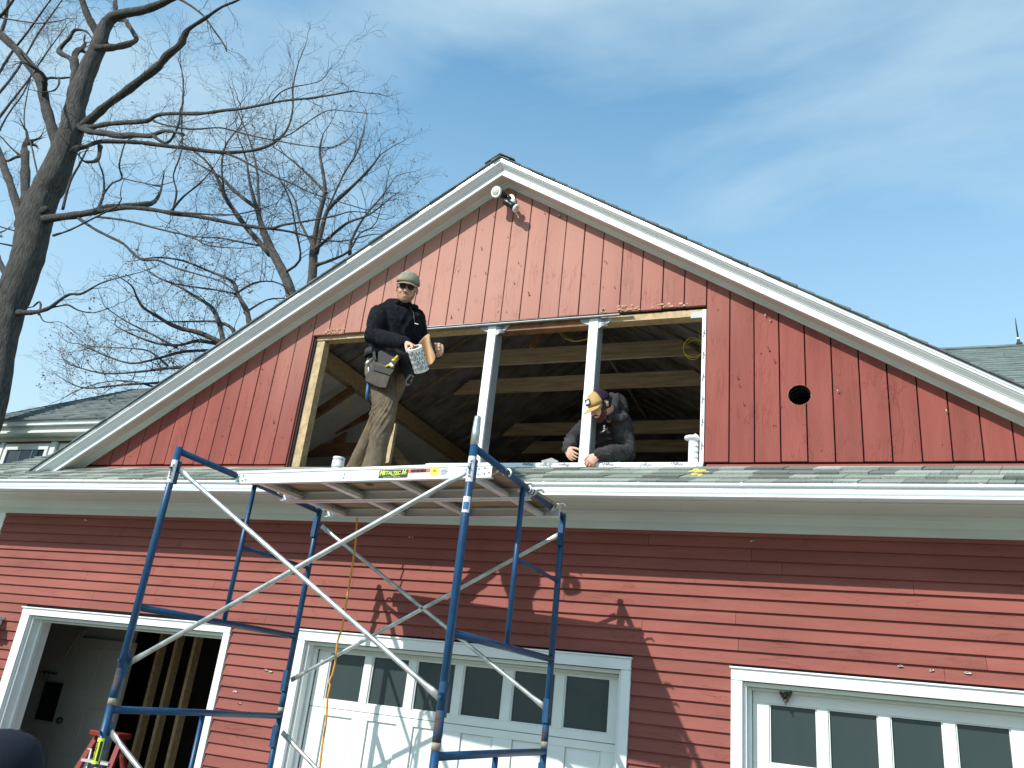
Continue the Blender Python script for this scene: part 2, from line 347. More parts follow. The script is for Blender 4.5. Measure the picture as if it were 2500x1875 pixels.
# vertical gable boards, one object each
edges = []
x = OX0
while x > -7.27: edges.append((x-.1835, x, OZ0)); x -= .1835
wv = (OX1-OX0)/21
for k in range(21): edges.append((OX0+k*wv, OX0+(k+1)*wv, OZ1))
x = OX1
while x < 1.60: edges.append((x, x+.186, OZ0)); x += .186
HX, HZ = -.232, 2.343
holed = [core_g]
for x0, x1, z0 in edges:
    a, b_ = max(x0, -7.262)+.0045, min(x1, 1.588)-.0045
    if b_-a < .02: continue
    yy = 5.984+random.uniform(-.0025, .0025)
    zb = z0+random.uniform(-.004, .003)
    if z0 == OZ1: zb = OZ1+.012+(a-OX0)*.004+random.uniform(-.003, .005)
    xs = [a]+([XA] if a < XA < b_ else [])+[b_]
    poly = [(b_, zb), (a, zb)]+[(q, max(zb+.002, zroof(q)+.03)) for q in xs]
    mb = MB(); mb.prism(poly, lambda p, q: (p, yy, q), lambda p, q: (p, 6.010, q))
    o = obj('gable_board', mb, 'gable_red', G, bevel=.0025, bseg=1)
    if a < HX+.09 and b_ > HX-.09: holed.append(o)
ct = MB(); ct.tube([(HX, 5.9, HZ), (HX, 6.2, HZ)], .081, 28); cut = obj('cut', ct, None)
for o in holed:
    bo = o.modifiers.new('hole', 'BOOLEAN'); bo.object = cut; bo.operation = 'DIFFERENCE'; bo.solver = 'EXACT'
dg = bpy.context.evaluated_depsgraph_get(); dg.update()
for o in holed:
    me = bpy.data.meshes.new_from_object(o.evaluated_get(dg)); o.modifiers.clear(); o.data = me
bpy.data.objects.remove(cut)
d = MB()
n = 28
for r_, y0, y1 in ((.0805, 6.0, 6.75),):
    d.add([(HX+r_*math.cos(2*math.pi*k/n), y, HZ+r_*math.sin(2*math.pi*k/n)) for y in (y0, y1) for k in range(n)], [(k, (k+1) % n, n+(k+1) % n, n+k) for k in range(n)])
for j in range(9):
    y = 6.03+j*.075
    d.tube([(HX+.079*math.cos(2*math.pi*k/24), y+.0375*k/24*2, HZ+.079*math.sin(2*math.pi*k/24)) for k in range(25)], .0028, 5, cap=False)
v_ = obj('vent_duct', d, 'steel_dark', G, smooth=True)
ch = MB()
for k in range(40):
    t = 2*math.pi*k/40; rr = .082+random.uniform(-.001, .003)
    ch.ball((HX+rr*math.cos(t), 5.983, HZ+rr*math.sin(t)), .0018, .0015, .0035*random.uniform(.5, 1.8), n=6, m_=4)
obj('hole_splinters', ch, 'kraft_paper', G)['kind'] = 'stuff'

# peeling flakes and holes in the paint of the gable boards
fl = MB()
for px, py, s in ((1175, 605, 1), (1185, 665, .8), (1255, 690, .8), (1290, 715, 1.2), (1265, 640, .7), (1365, 525, 1.3), (1330, 520, .6), (1500, 700, .6), (1868, 768, 1.1), (1880, 780, .9), (1875, 850, 1.2), (1800, 920, .8), (1815, 985, .7), (2045, 953, 1.1), (2310, 1001, 1.0), (1635, 620, .5), (1100, 770, 1.3), (1805, 940, .6), (1480, 640, .6), (1890, 880, .9), (985, 790, .6), (640, 900, .6), (667, 1027, 1.2)):
    p = U(px, py, 5.979); hh = .011*s
    fl.obox(p, (hh*.30, -.004, .001), (.0, .0012, 0), (-.003*s, -.004, hh)); 
    q = p+Vector((.007*s, -.003, -.016*s)); fl.obox(q, (hh*.28, -.004, 0), (0, .0012, 0), (.002, -.003, hh*.7))
obj('paint_flake', fl, 'siding_red', G)['kind'] = 'stuff'
fl = MB()
for i in range(170):
    x, z = random.uniform(-6.9, 1.2), random.uniform(1.9, 4.3)
    if z > zroof(x)-.05 or (OX0-.02 < x < OX1+.02 and z < OZ1+.03): continue
    s = random.uniform(.3, 1.); fl.obox((x, 5.980, z), (.0025*s, -.003, .001), (0, .0010, 0), (random.uniform(-.003, .003), -.0025, .010*s))
obj('lifted_paint', fl, 'siding_red', G)['kind'] = 'stuff'
fl = MB()
for px, py, s in ((1365, 525, 1.2), (1868, 768, 1.0), (2045, 953, .8), (2310, 1001, .8), (1100, 770, 1.0), (667, 1027, .7), (1880, 782, .7)):
    p = U(px, py, 5.976); fl.obox(p, (.0035*s, -.003, .001), (0, .0012, 0), (-.002, -.002, .008*s))
obj('paint_curl', fl, 'soffit_paint', G)['kind'] = 'stuff'
fl = MB()
for i in range(34):
    x = random.uniform(-1.82, -1.05); z = OZ1+.018+(x-OX0)*.004
    fl.obox((x, 5.979, z+random.uniform(0, .035)*(1 if x > -1.5 else 1.4)), (random.uniform(.004, .016), 0, 0), (0, .002, 0), (0, 0, random.uniform(.003, .009)))
for i in range(30):
    x = random.uniform(-5.0+.35, -4.42); fl.obox((x+.02, 5.979, OZ1+.015+random.uniform(0, .05)), (random.uniform(.004, .013), 0, 0), (0, .002, 0), (0, 0, random.uniform(.003, .008)))
obj('bare_wood_patch', fl, 'kraft_paper', G)['kind'] = 'stuff'

# red flashing strip under the gable boards
for xa, xb in ((-7.40, OX0-.01), (OX1+.02, 1.95)):
    f = MB(); f.prism([(6.004, 1.803), (5.950, 1.750), (5.944, 1.754), (5.998, 1.808)], lambda y, z: (xa, y, z), lambda y, z: (xb, y, z))
    obj('flashing', f, 'siding_red', G)

# clapboards, one object per board
def doors_at(z):
    D = []
    if z < .36: D += [(-7.512, -4.95)]
    if z < .372: D += [(-4.262, -1.407), (-.717, 2.14)]
    return sorted(D)
zt = 1.27
k = 0
while zt > GZ+.02:
    zb = zt-.088; zm = zb+.02
    segs = []; x = XL+.002
    for a, b_ in doors_at(zm):
        if x < a: segs.append((x, a))
        x = b_
    segs.append((x, XR))
    for a, b_ in segs:
        x = a
        while x < b_-.01:
            ln = random.uniform(1.3, 3.6)
            e = b_ if b_-x-ln < .5 else x+ln
            dz = random.uniform(-.0015, .0015)
            mb = MB(); mb.prism([(5.9745, zb+dz), (5.9995, zb+dz), (6.006, zt+.012), (5.998, zt+.012)], lambda y, z: (x+.0012, y, z), lambda y, z: (e-.0012, y, z))
            obj('clapboard', mb, 'siding_red', G)
            x = e
    zt = zb; k += 1
fl = MB()
for px, py in ((209, 1270), (1003, 1311), (575, 1688), (583, 1717), (650, 1635), (660, 1640), (2270, 1636), (2360, 1642), (2195, 1625), (1835, 1320), (590, 1895)):
    p = U(px, py, 5.978)
    for j in range(5): fl.obox(p+Vector((random.uniform(-.02, .02), 0, random.uniform(-.004, .004))), (random.uniform(.003, .010), 0, 0), (0, .003, 0), (0, 0, random.uniform(.002, .004)))
obj('paint_chip', fl, 'soffit_paint', G)['kind'] = 'stuff'
cb = MB(); cb.box(XL-.12, XL, 5.975, 6.11, GZ, 1.40); obj('corner_board', cb, 'white_trim', G, bevel=.003)
cb = MB(); cb.box(XR, XR+.12, 5.975, 6.11, GZ, 1.40); obj('corner_board', cb, 'white_trim', G, bevel=.003)
ft = MB(); ft.box(XL, XR, 5.978, 6.004, 1.262, 1.291); obj('top_strip', ft, 'siding_red', G)

# eave: frieze, cove, soffit, fascia, gutter
EX0, EX1 = -9.6, 3.3
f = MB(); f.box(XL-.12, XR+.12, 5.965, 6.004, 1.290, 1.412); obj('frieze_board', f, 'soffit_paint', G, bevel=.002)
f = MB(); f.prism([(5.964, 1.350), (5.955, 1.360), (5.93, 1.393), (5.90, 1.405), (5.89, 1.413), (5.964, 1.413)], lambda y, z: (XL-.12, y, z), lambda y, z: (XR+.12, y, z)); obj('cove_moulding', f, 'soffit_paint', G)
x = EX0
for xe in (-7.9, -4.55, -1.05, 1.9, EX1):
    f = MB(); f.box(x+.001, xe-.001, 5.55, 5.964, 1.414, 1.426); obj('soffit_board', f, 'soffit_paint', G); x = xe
f = MB(); f.box(EX0, EX1, 5.53, 5.549, 1.402, 1.515); obj('fascia', f, 'soffit_paint', G, bevel=.002)
GP = [(5.468, 1.398), (5.400, 1.391), (5.362, 1.390), (5.356, 1.395), (5.357, 1.402), (5.374, 1.407), (5.388, 1.415), (5.386, 1.424), (5.372, 1.430), (5.370, 1.446), (5.376, 1.455), (5.378, 1.466), (5.352, 1.472), (5.350, 1.482), (5.356, 1.488), (5.366, 1.487),
      (5.367, 1.481), (5.359, 1.480), (5.361, 1.474), (5.384, 1.468), (5.380, 1.453), (5.375, 1.445), (5.376, 1.432), (5.391, 1.426), (5.392, 1.414), (5.376, 1.403), (5.398, 1.396), (5.464, 1.402), (5.464, 1.492), (5.468, 1.492)]
f = MB(); f.prism(GP, lambda y, z: (EX0, y+GDY, z+GDZ), lambda y, z: (EX1, y+GDY, z+GDZ)); gut = obj('gutter', f, 'white_gutter', G)
for i, x in enumerate([-7.58-.62*k for k in range(3)]+[-7.19, -6.80, -6.38, -5.95, -5.3, -4.65, -4.0, -3.35, -2.7, -2.0, -1.3, -.6, .1, .8, 1.5, 2.2, 2.9]):
    h = MB(); h.box(x, x+.018, 5.42, 5.52, 1.503, 1.506); h.box(x, x+.018, 5.412, 5.42, 1.485, 1.5055); obj('gutter_strap', h, 'white_gutter', gut)

# pent roof under the gable
ex, ez = 0, 1.487
SL = .53; sd = Vector((0, 1, SL)).normalized(); nd = Vector((0, -SL, 1)).normalized()
P0 = Vector((0, 5.455, 1.510))
f = MB(); f.prism([(5.46, 1.498), (5.97, 1.768), (5.97, 1.72), (5.48, 1.46)], lambda y, z: (EX0, y, z), lambda y, z: (EX1, y, z)); obj('pent_roof_deck', f, 'wood_dark', G)
f = MB(); f.prism([(5.97, 1.768), (7.3, 2.472), (7.3, 2.43), (5.97, 1.73)], lambda y, z: (-8.72, y, z), lambda y, z: (-7.45, y, z)); obj('side_roof_deck', f, 'wood_dark', G)
def shingle_run(parent, P, xd, s, nn, x0, x1, ncourse, expo, wmin, wmax, mat, skew=0., name='shingle', first=0, lim=999):
    cnt = 0
    for c_ in range(first, ncourse):
        x = x0-random.uniform(0, wmin)
        while x < x1:
            wd = random.uniform(wmin, wmax); a, b_ = max(x, x0), min(x+wd, x1)
            if b_-a > .03:
                th = random.choice((.006, .008, .014)); lo = expo*c_-random.choice((0, 0, .006)); hi = expo*(c_+1)+.012
                o0 = P+s*lo; mb = MB()
                sk = (hi-lo)*skew
                bz = .003+.0004*(cnt % 5)
                A = [o0+xd*a+nn*bz, o0+xd*b_+nn*bz, o0+xd*(b_+sk)+s*(hi-lo)+nn*bz*.2, o0+xd*(a+sk)+s*(hi-lo)+nn*bz*.2]
                B = [A[0]+nn*(th+.005), A[1]+nn*(th+.005), A[2]+nn*.001, A[3]+nn*.001]
                gp = .0035
                B[1] -= xd*gp; B[2] -= xd*gp; A[1] -= xd*gp; A[2] -= xd*gp
                mb.add(A+B, [(0, 3, 2, 1), (4, 5, 6, 7), (0, 1, 5, 4), (1, 2, 6, 5), (2, 3, 7, 6), (3, 0, 4, 7)])
                obj(name, mb, mat, parent); cnt += 1
            x += wd
    return cnt
X = Vector((1, 0, 0))
shingle_run(G, P0, X, sd, nd, -9.4, 3.2, 4, .143, .13, .29, 'shingle', skew=.25)
G2 = shingle_run(G, P0, X, sd, nd, -8.72, -7.5, 14, .143, .18, .34, 'shingle', first=4)
ff = MB()
for px, py, s in ((1705, 1156, 1), (1716, 1152, .9), (1695, 1160, .8), (1688, 1154, .8), (1726, 1156, .7), (1700, 1150, .9), (1710, 1162, .7)):
    r_ = U(px, py, 1.0); y = (P0.z-SL*P0.y)/(r_.z-SL); p = r_*y+nd*.008; ff.ball(p, .034*s, .050*s, .009*s, M=(X, sd, nd), n=12, m_=6)
o = baked('spray_foam', ff, 'foam_yellow', G, voxel=.004, smooth=2)

# rake trim of both slopes
def rake(name, prof, mat, xl=-7.66, xr=2.10, **k):
    """prof: closed (y, dz) section pushed along both roof slopes and mitred at the ridge"""
    for side in (0, 1):
        xe = xl if side == 0 else xr; zf = (lambda x: 6.390+.63*x) if side == 0 else (lambda x: 2.814-.63*x)
        mb = MB(); mb.prism(prof, lambda y, dz: (xe, y, zf(xe)+dz), lambda y, dz: (XA, y, zf(XA)+dz)); obj(name, mb, mat, G, **k)
rake('rake_board', [(5.800, .010), (5.800, .076), (5.822, .076), (5.822, .010)], 'white_trim')
rake('rake_crown', [(5.799, .072), (5.792, .073), (5.785, .082), (5.765, .090), (5.748, .100), (5.742, .108), (5.733, .110), (5.733, .140), (5.80, .140)], 'white_trim')
rake('rake_soffit', [(5.823, .016), (5.823, .028), (6.00, .028), (6.00, .016)], 'rake_under')
rake('bed_moulding', [(5.983, -.012), (5.970, -.012), (5.964, -.002), (5.950, .000), (5.944, .006), (5.926, .009), (5.918, .0155), (5.983, .0155)], 'soffit_paint')
rake('drip_edge', [(5.727, .128), (5.727, .152), (5.80, .152), (5.80, .149), (5.731, .149), (5.731, .128)], 'aluminium', xl=-7.84, xr=2.3)
rake('roof_sheathing', [(5.735, .141), (5.735, .148), (12.6, .148), (12.6, .141)], 'wood_dark', xl=-7.84, xr=2.3)
# shingle courses of the main roof: their butts make the stepped roof edge
for side in (0, 1):
    ux = Vector((1, 0, .63)).normalized() if side == 0 else Vector((-1, 0, .63)).normalized(); nn = Vector((-ux.z, 0, ux.x)) if side == 0 else Vector((ux.z, 0, -ux.x))
    xe = -7.84 if side == 0 else 2.3; zz = (6.390+.63*xe if side == 0 else 2.814-.63*xe)+.153
    L_ = (Vector((XA, 0, (zl(XA))+.153))-Vector((xe, 0, zz))).length; nc = int(L_/.142)+1
    for i in range(nc):
        y0 = 5.708+random.uniform(-.006, .004); a = Vector((xe, 0, zz))+ux*(i*.142); b_ = a+ux*min(.150, L_-i*.142+.01); th = .016+random.uniform(0, .004)
        mb = MB(); mb.add([a+nn*.001, b_+nn*.001, b_+nn*.006, a+nn*th], [])
        P = [a+nn*.001, b_+nn*.001, b_+nn*.007, a+nn*th]
        v = [(p.x, y0, p.z) for p in P]+[(p.x, 12.65, p.z) for p in P]
        mb = MB(); mb.add(v, [(0, 1, 2, 3), (7, 6, 5, 4), (0, 4, 5, 1), (1, 5, 6, 2), (2, 6, 7, 3), (3, 7, 4, 0)]); obj('shingle_course', mb, 'shingle_dark', G)
mb = MB(); mb.prism([(-.15, -.06), (0, .032), (.15, -.06), (.15, -.068), (0, .02), (-.15, -.068)], lambda a, z: (XA+a, 5.705, zl(XA)+.165+z), lambda a, z: (XA+a, 12.66, zl(XA)+.165+z)); obj('ridge_cap', mb, 'shingle_dark', G)

# other walls, floor, attic floor and ceiling so that the inside is really inside
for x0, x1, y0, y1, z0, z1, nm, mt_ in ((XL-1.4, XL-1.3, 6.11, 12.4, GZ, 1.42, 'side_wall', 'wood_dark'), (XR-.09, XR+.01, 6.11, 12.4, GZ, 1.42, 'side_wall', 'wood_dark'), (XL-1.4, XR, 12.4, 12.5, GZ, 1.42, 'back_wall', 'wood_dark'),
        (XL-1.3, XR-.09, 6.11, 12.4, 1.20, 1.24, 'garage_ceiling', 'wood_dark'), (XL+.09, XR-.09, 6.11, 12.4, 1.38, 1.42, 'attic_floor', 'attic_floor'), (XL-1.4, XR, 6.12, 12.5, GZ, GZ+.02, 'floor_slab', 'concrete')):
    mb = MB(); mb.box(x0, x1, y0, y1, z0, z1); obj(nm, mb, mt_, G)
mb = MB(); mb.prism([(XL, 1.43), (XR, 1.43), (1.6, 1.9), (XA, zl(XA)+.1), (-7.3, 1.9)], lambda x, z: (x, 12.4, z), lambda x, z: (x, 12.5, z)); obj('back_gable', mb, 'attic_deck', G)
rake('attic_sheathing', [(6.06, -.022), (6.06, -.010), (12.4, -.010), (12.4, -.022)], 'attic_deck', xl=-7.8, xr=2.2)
for x0, x1, z0, z1 in ((-8.2, -7.2, 1.42, 1.80), (1.5, 2.5, 1.42, 1.80)):
    mb = MB(); mb.box(x0, x1, 6.02, 6.10, z0, z1); obj('knee_wall', mb, 'wood_dark', G)
# rafters and collar ties
for i in range(15):
    y = 6.48+.41*i
    for side in (0, 1):
        zf = zl if side == 0 else zr; xe = -7.5 if side == 0 else 1.85
        mb = MB(); mb.prism([(xe, zf(xe)+.127), (XA, zf(XA)+.127), (XA, zf(XA)-.045), (xe, zf(xe)-.045)], lambda x, z: (x, y, z), lambda x, z: (x, y+.038, z)); obj('rafter', mb, 'rafter_wood', G)
def tie(y, z0, h, x0, x1):
    xa = (z0+h-6.39+.045)/.63; xb = (2.814-.045-z0-h)/.63
    mb = MB(); mb.prism([(max(x0, xa-.18), z0), (min(x1, xb+.18), z0), (min(x1, xb-.02), z0+h), (max(x0, xa+.02), z0+h)], lambda x, z: (x, y-.04, z), lambda x, z: (x, y, z)); obj('collar_tie', mb, 'tie_lumber', G)
for y in (7.71, 8.53, 10.17, 10.99): tie(y, 3.49, .178, -4.75, .3)
mb = MB(); mb.box(XA-.02, XA+.02, 6.06, 12.4, zl(XA)-.12, zl(XA)+.10); obj('ridge_beam', mb, 'tie_lumber', G)
mb = MB(); mb.box(-4.93, -4.85, 6.11, 12.35, 2.985, 3.165); obj('purlin', mb, 'lumber', G)
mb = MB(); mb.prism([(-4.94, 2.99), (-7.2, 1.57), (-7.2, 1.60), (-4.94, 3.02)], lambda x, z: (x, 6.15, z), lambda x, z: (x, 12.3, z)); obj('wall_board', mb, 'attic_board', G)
def stick(name, a, b_, wd, dp, mat, parent=None, **k):
    a, b_ = Vector(a), Vector(b_); t = (b_-a).normalized(); s_ = t.cross(Vector((0, 1, 0))).normalized(); n_ = s_.cross(t)
    mb = MB(); mb.obox((a+b_)/2, t*((b_-a).length/2), s_*(wd/2), n_*(dp/2)); return obj(name, mb, mat, parent or G, **k)
stick('brace', U(735, 1035, 6.9), U(862, 950, 6.9), .09, .04, 'old_lumber')
stick('brace', U(720, 1095, 7.6), U(905, 1010, 7.6), .09, .04, 'old_lumber')
stick('brace', U(900, 1140, 7.3), U(915, 985, 7.3), .09, .04, 'old_lumber')
stick('brace', U(820, 1110, 7.7), U(836, 1045, 7.7), .14, .04, 'old_lumber')
stick('brace', U(725, 1103, 7.65), U(940, 1092, 7.65), .14, .04, 'old_lumber')
stick('brace', U(1005, 1160, 8.5), U(880, 985, 8.5), .12, .04, 'tie_lumber')
stick('prop_stud', U(941, 1135, 6.14), U(958, 1040, 6.35), .09, .038, 'lumber')
stick('brace', U(1320, 800, 6.9), U(1300, 850, 6.9), .06, .04, 'old_lumber')

# framing of the opening
mb = MB(); mb.box(OX0+.032, OX0+.125, 6.03, 6.12, 1.80, 3.10); obj('jamb_stud', mb, 'lumber', G, bevel=.002)
mb = MB(); mb.box(OX0-.006, OX0+.010, 5.998, 6.03, 1.80, 3.14); obj('jamb_edge', mb, 'board_edge', G)
mb = MB(); mb.box(OX0+.010, OX0+.031, 6.012, 6.03, 1.80, 3.14); obj('paper_edge', mb, 'tar_paper', G)
mb = MB(); mb.box(OX0+.010, -2.87, 6.02, 6.12, 3.100, 3.150); obj('head_plate', mb, 'lumber', G)
mb = MB(); mb.box(-2.78, -1.93, 6.012, 6.11, 3.058, 3.135); obj('head_plate', mb, 'old_lumber', G)
mb = MB(); mb.box(-1.84, OX1-.005, 6.012, 6.12, 3.075, 3.135); obj('head_plate', mb, 'lumber', G)
mb = MB(); mb.box(-3.95, -1.83, 5.968, 6.012, 3.128, 3.140); mb.obox((-2.6, 5.972, 3.118), (.95, 0, .004), (0, .012, 0), (0, 0, .004)); obj('head_flashing', mb, 'tape_dull', G)
mb = MB(); mb.obox((-2.7, 5.974, 3.128), (1.15, 0, .004), (0, .018, 0), (0, 0, .003)); obj('paper_lip', mb, 'tar_paper', G)
# posts wrapped in white tape
for x0, x1 in ((-2.872, -2.792), (-1.925, -1.843)):
    mb = MB(); mb.box(x0, x1, 6.0, 6.14, 1.80, 3.118); pst = obj('window_post', mb, 'tape_white', G, bevel=.004)
    mb = MB(); mb.box(x1+.0005, x1+.003, 6.02, 6.143, 1.82, 3.10); sd_ = obj('printed_side', mb, 'tape_dull', pst)
    for j in range(64):
        z = 1.86+j*.0192
        mk = MB() if j == 0 else mk
        for q in range(3): mk.box(x1+.0031, x1+.0042, 6.03+.035*q+.006*(j % 2), 6.052+.035*q+.006*(j % 2)-random.uniform(0, .008), z+.003*q, z+.0065+.003*q)
    o = obj('lettering', mk, 'print_grey', pst); o['kind'] = 'stuff'
    mb = MB(); mb.prism([(x1+.13, 3.118), (x1+.001, 3.118), (x1+.001, 3.02), (x1+.035, 3.04), (x1+.09, 3.07)], lambda x, z: (x, 6.006, z), lambda x, z: (x, 6.011, z)); obj('tape_patch', mb, 'tape_dull', pst)
    mb = MB(); mb.prism([(x0-.001, 3.118), (x0-.085, 3.118), (x0-.07, 3.085), (x0-.03, 3.07), (x0-.001, 3.06)], lambda x, z: (x, 6.006, z), lambda x, z: (x, 6.011, z)); obj('tape_patch', mb, 'tape_dull', pst)
    for q in range(4): text('Wigluv', .026, (x1+.055, 6.0045, 3.10-.019*q), (-1, 0, 0), (0, 0, -1), 'print_grey', pst, squash=.8)
mb = MB(); mb.box(OX1-.032, OX1-.001, 5.985, 6.10, 1.80, 3.12); o = obj('jamb_tape', mb, 'tape_white', G, bevel=.003)
for q in range(6): text('Wigluv', .024, (OX1-.017, 5.9835, 1.95+q*.19), (0, 0, 1), (-1, 0, 0), 'print_grey', o)
mb = MB(); mb.box(OX1-.13, OX1-.033, 6.008, 6.0115, 3.06, 3.115); o = obj('tape_patch', mb, 'tape_dull', G)
# taped sill
mb = MB(); mb.box(OX0+.03, -3.25, 6.0, 6.13, 1.765, 1.79); obj('sill_plate', mb, 'old_lumber', G)
mb = MB(); mb.box(-3.25, OX1, 5.945, 6.13, 1.775, 1.812)
sill = obj('window_sill', mb, 'tape_white', G, bevel=.006)
sk = MB()
for i in range(16):
    x = -3.2+i*.143
    sk.obox((x, 5.9425+random.uniform(-.002, .001), 1.785+random.uniform(-.008, .006)), (random.uniform(.05, .085), 0, random.uniform(-.006, .006)), (0, .0012, 0), (0, 0, random.uniform(.012, .026)))
obj('tape_edge', sk, 'tape_white', sill)['kind'] = 'stuff'
for i, x in enumerate((-2.60, -2.33, -2.18, -2.02, -1.66, -1.36, -1.12)):
    text('Wigluv', .036, (x, 5.938, 1.792+random.uniform(-.006, .006)), (-1, 0, random.uniform(-.06, .06)), (0, 0, -1), 'print_grey', sill, squash=.95)
cr = MB(); cr.prism([(-2.22, 1.825), (-2.13, 1.848), (-2.07, 1.82), (-2.10, 1.785), (-2.2, 1.80)], lambda x, z: (x, 5.935-.02*(z-1.84)*10, z), lambda x, z: (x, 5.939-.02*(z-1.84)*10, z)); obj('loose_tape', cr, 'tape_dull', sill)

# ------------------------------------------------------------------ garage doors
def door_trim(xo0, xo1, xi0, xi1, ztop, zin, cap=True):
    mb = MB(); mb.box(xo0, xi0-.001, 5.965, 6.006, GZ+.02, zin); obj('door_casing', mb, 'white_trim', G, bevel=.002)
    mb = MB(); mb.box(xi1+.001, xo1, 5.965, 6.006, GZ+.02, zin); obj('door_casing', mb, 'white_trim', G, bevel=.002)
    mb = MB(); mb.box(xo0, xo1, 5.960, 6.006, zin+.002, ztop-.012); obj('door_header', mb, 'white_trim', G, bevel=.002)
    mb = MB(); mb.box(xo0-.008, xo1+.008, 5.945, 6.006, ztop-.0115, ztop); obj('drip_cap', mb, 'white_trim', G, bevel=.002)
    mb = MB(); mb.box(xi0, xi0+.022, 6.0065, 6.22, GZ+.02, zin-.003); obj('door_jamb', mb, 'white_trim', G)
    mb = MB(); mb.box(xi1-.022, xi1, 6.0065, 6.22, GZ+.02, zin-.003); obj('door_jamb', mb, 'white_trim', G)
    mb = MB(); mb.box(xi0+.0225, xi1-.0225, 6.0065, 6.22, zin-.028, zin-.003); obj('head_jamb', mb, 'soffit_paint', G)
    for a, b_ in ((xi0+.023, xi0+.048), (xi1-.048, xi1-.023)):
        mb = MB(); mb.box(a, b_, 6.085, 6.12, GZ+.02, zin-.03); obj('door_stop', mb, 'white_trim', G, bevel=.003)
    mb = MB(); mb.box(xi0+.049, xi1-.049, 6.085, 6.12, zin-.048, zin-.03); obj('door_stop', mb, 'soffit_paint', G, bevel=.003)
door_trim(-7.512, -4.95, -7.405, -5.022, .360, .285)
door_trim(-4.262, -1.407, -4.168, -1.476, .373, .284)
door_trim(-.717, 2.14, -.642, 2.06, .372, .284)
def garage_door(x0, x1, panes, pz1, pz0, joint, label=None):
    D = thing('garage_door', None, None); D.parent = G; D.location = (0, 0, 0); D.location = Vector(((x0+x1)/2, 6.13, GZ))-G.location
    def add(nm, mb, mat, **k):
        o = obj(nm, mb, mat, None, **k); o.parent = D; o.location = -(D.location+G.location); return o
    mb = MB(); y0, y1 = 6.128, 6.165
    # top section frame round the panes
    mb.box(x0, x1, y0, y1, pz1+.008, .262); mb.box(x0, x1, y0, y1, joint+.002, pz0-.008)
    xs = [x0]+[q for p in panes for q in p]+[x1]
    for i in range(0, len(xs), 2): mb.box(xs[i]+(.008 if i else 0), xs[i+1]-(.008 if i < len(xs)-2 else 0), y0, y1, pz0-.008, pz1+.008)
    add('top_section', mb, 'door_white', bevel=.0025)
    for a, b_ in panes:
        gm = MB(); q_ = random.uniform(-.004, .004); gm.add([(a-.006, 6.156, pz0-.006), (b_+.006, 6.156+q_, pz0-.006), (b_+.006, 6.156+q_, pz1+.006), (a-.006, 6.156, pz1+.006)], [(0, 1, 2, 3)]); add('pane', gm, 'pane_glass')
        pm = MB()
        for (u0, u1, w0, w1) in ((a-.008, b_+.008, pz0-.008, pz0+.002), (a-.008, b_+.008, pz1-.001, pz1+.008), (a-.008, a+.002, pz0+.002, pz1-.001), (b_-.002, b_+.008, pz0+.002, pz1-.001)):
            pm.box(u0, u1, 6.140, 6.155, w0, w1)
        add('glazing_bead', pm, 'door_white')
    hgt = (joint-GZ-.02)/3
    for r_ in range(3):
        t_ = joint-.002-hgt*r_; b0 = t_-hgt+.004
        mb = MB(); top, bot = t_-.055, b0+.055
        mb.box(x0, x1, y0, y1, top, t_); mb.box(x0, x1, y0, y1, b0, bot)
        for i in range(0, len(xs), 2): mb.box(xs[i]+(-.03+.0 if i else 0), xs[i+1]-(-.03 if i < len(xs)-2 else 0), y0, y1, bot, top)
        add('door_section', mb, 'door_white', bevel=.003)
        for a, b_ in panes:
            pm = MB(); pm.box(a+.032, b_-.032, 6.146, 6.158, bot+.002, top-.002)
            pm.box(a+.045, b_-.045, 6.141, 6.146, bot+.016, top-.016); add('door_panel', pm, 'door_white', bevel=.002)
    return D
cp = [(-3.994, -3.671), (-3.587, -3.262), (-3.176, -2.848), (-2.763, -2.435), (-2.345, -2.020), (-1.932, -1.600)]
garage_door(-4.118, -1.526, cp, .214, -.145, -.213)
rp_ = [(-.478+.372*i, -.478+.372*i+.288) for i in range(6)]
garage_door(-.592, 2.01, rp_, .156, -.203, -.27)
ns = MB()
for i in range(60):
    t = random.random(); p = U(1918, 1690, 6.09)+Vector((random.uniform(-.035, .035)*(1-t), random.uniform(-.02, .02), -.075*t)); ns.ball(p, .012*(1-t*.5), n=6, m_=4)
tag(obj('wasp_nest', ns, 'nest', smooth=True), 'small grey mud nest stuck under the header of the right garage door', 'nest')

mb = MB(); mb.box(XL-1.4, XL-.12, 6.02, 6.11, GZ, 1.42); obj('wing_wall', mb, 'house_white', G)
# ------------------------------------------------------------------ inside of the open left bay
for i in range(7):
    x = -7.2+i*.0
for px, py in ((395, 1550), (432, 1561), (478, 1558)):
    x = U(px, py, 7.6).x; mb = MB(); mb.box(x-.02, x+.022, 7.6, 7.70, GZ+.02, 1.2); obj('wall_stud', mb, 'lumber', G)
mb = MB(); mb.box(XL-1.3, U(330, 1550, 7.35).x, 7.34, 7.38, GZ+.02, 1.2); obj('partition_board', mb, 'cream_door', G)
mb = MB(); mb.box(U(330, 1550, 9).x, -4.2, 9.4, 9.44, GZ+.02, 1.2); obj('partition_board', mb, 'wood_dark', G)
D = MB(); xa, xb = U(190, 1600, 7.3).x, U(322, 1600, 7.3).x
D.box(xa, xb, 7.29, 7.338, GZ+.03, .16)
idr = obj('inner_door', D, 'cream_door', G, bevel=.004)
for r_ in range(3):
    for q in range(2):
        mb = MB(); wq = (xb-xa); a = xa+wq*(.12+.44*q); mb.box(a, a+wq*.32, 7.282, 7.289, .06-.62*r_-.5, .06-.62*r_); obj('door_panel', mb, 'cream_door', idr, bevel=.003)
mb = MB(); mb.ball((xa+.07, 7.24, -.72), .035); obj('door_knob', mb, 'steel_dark', idr, smooth=True)
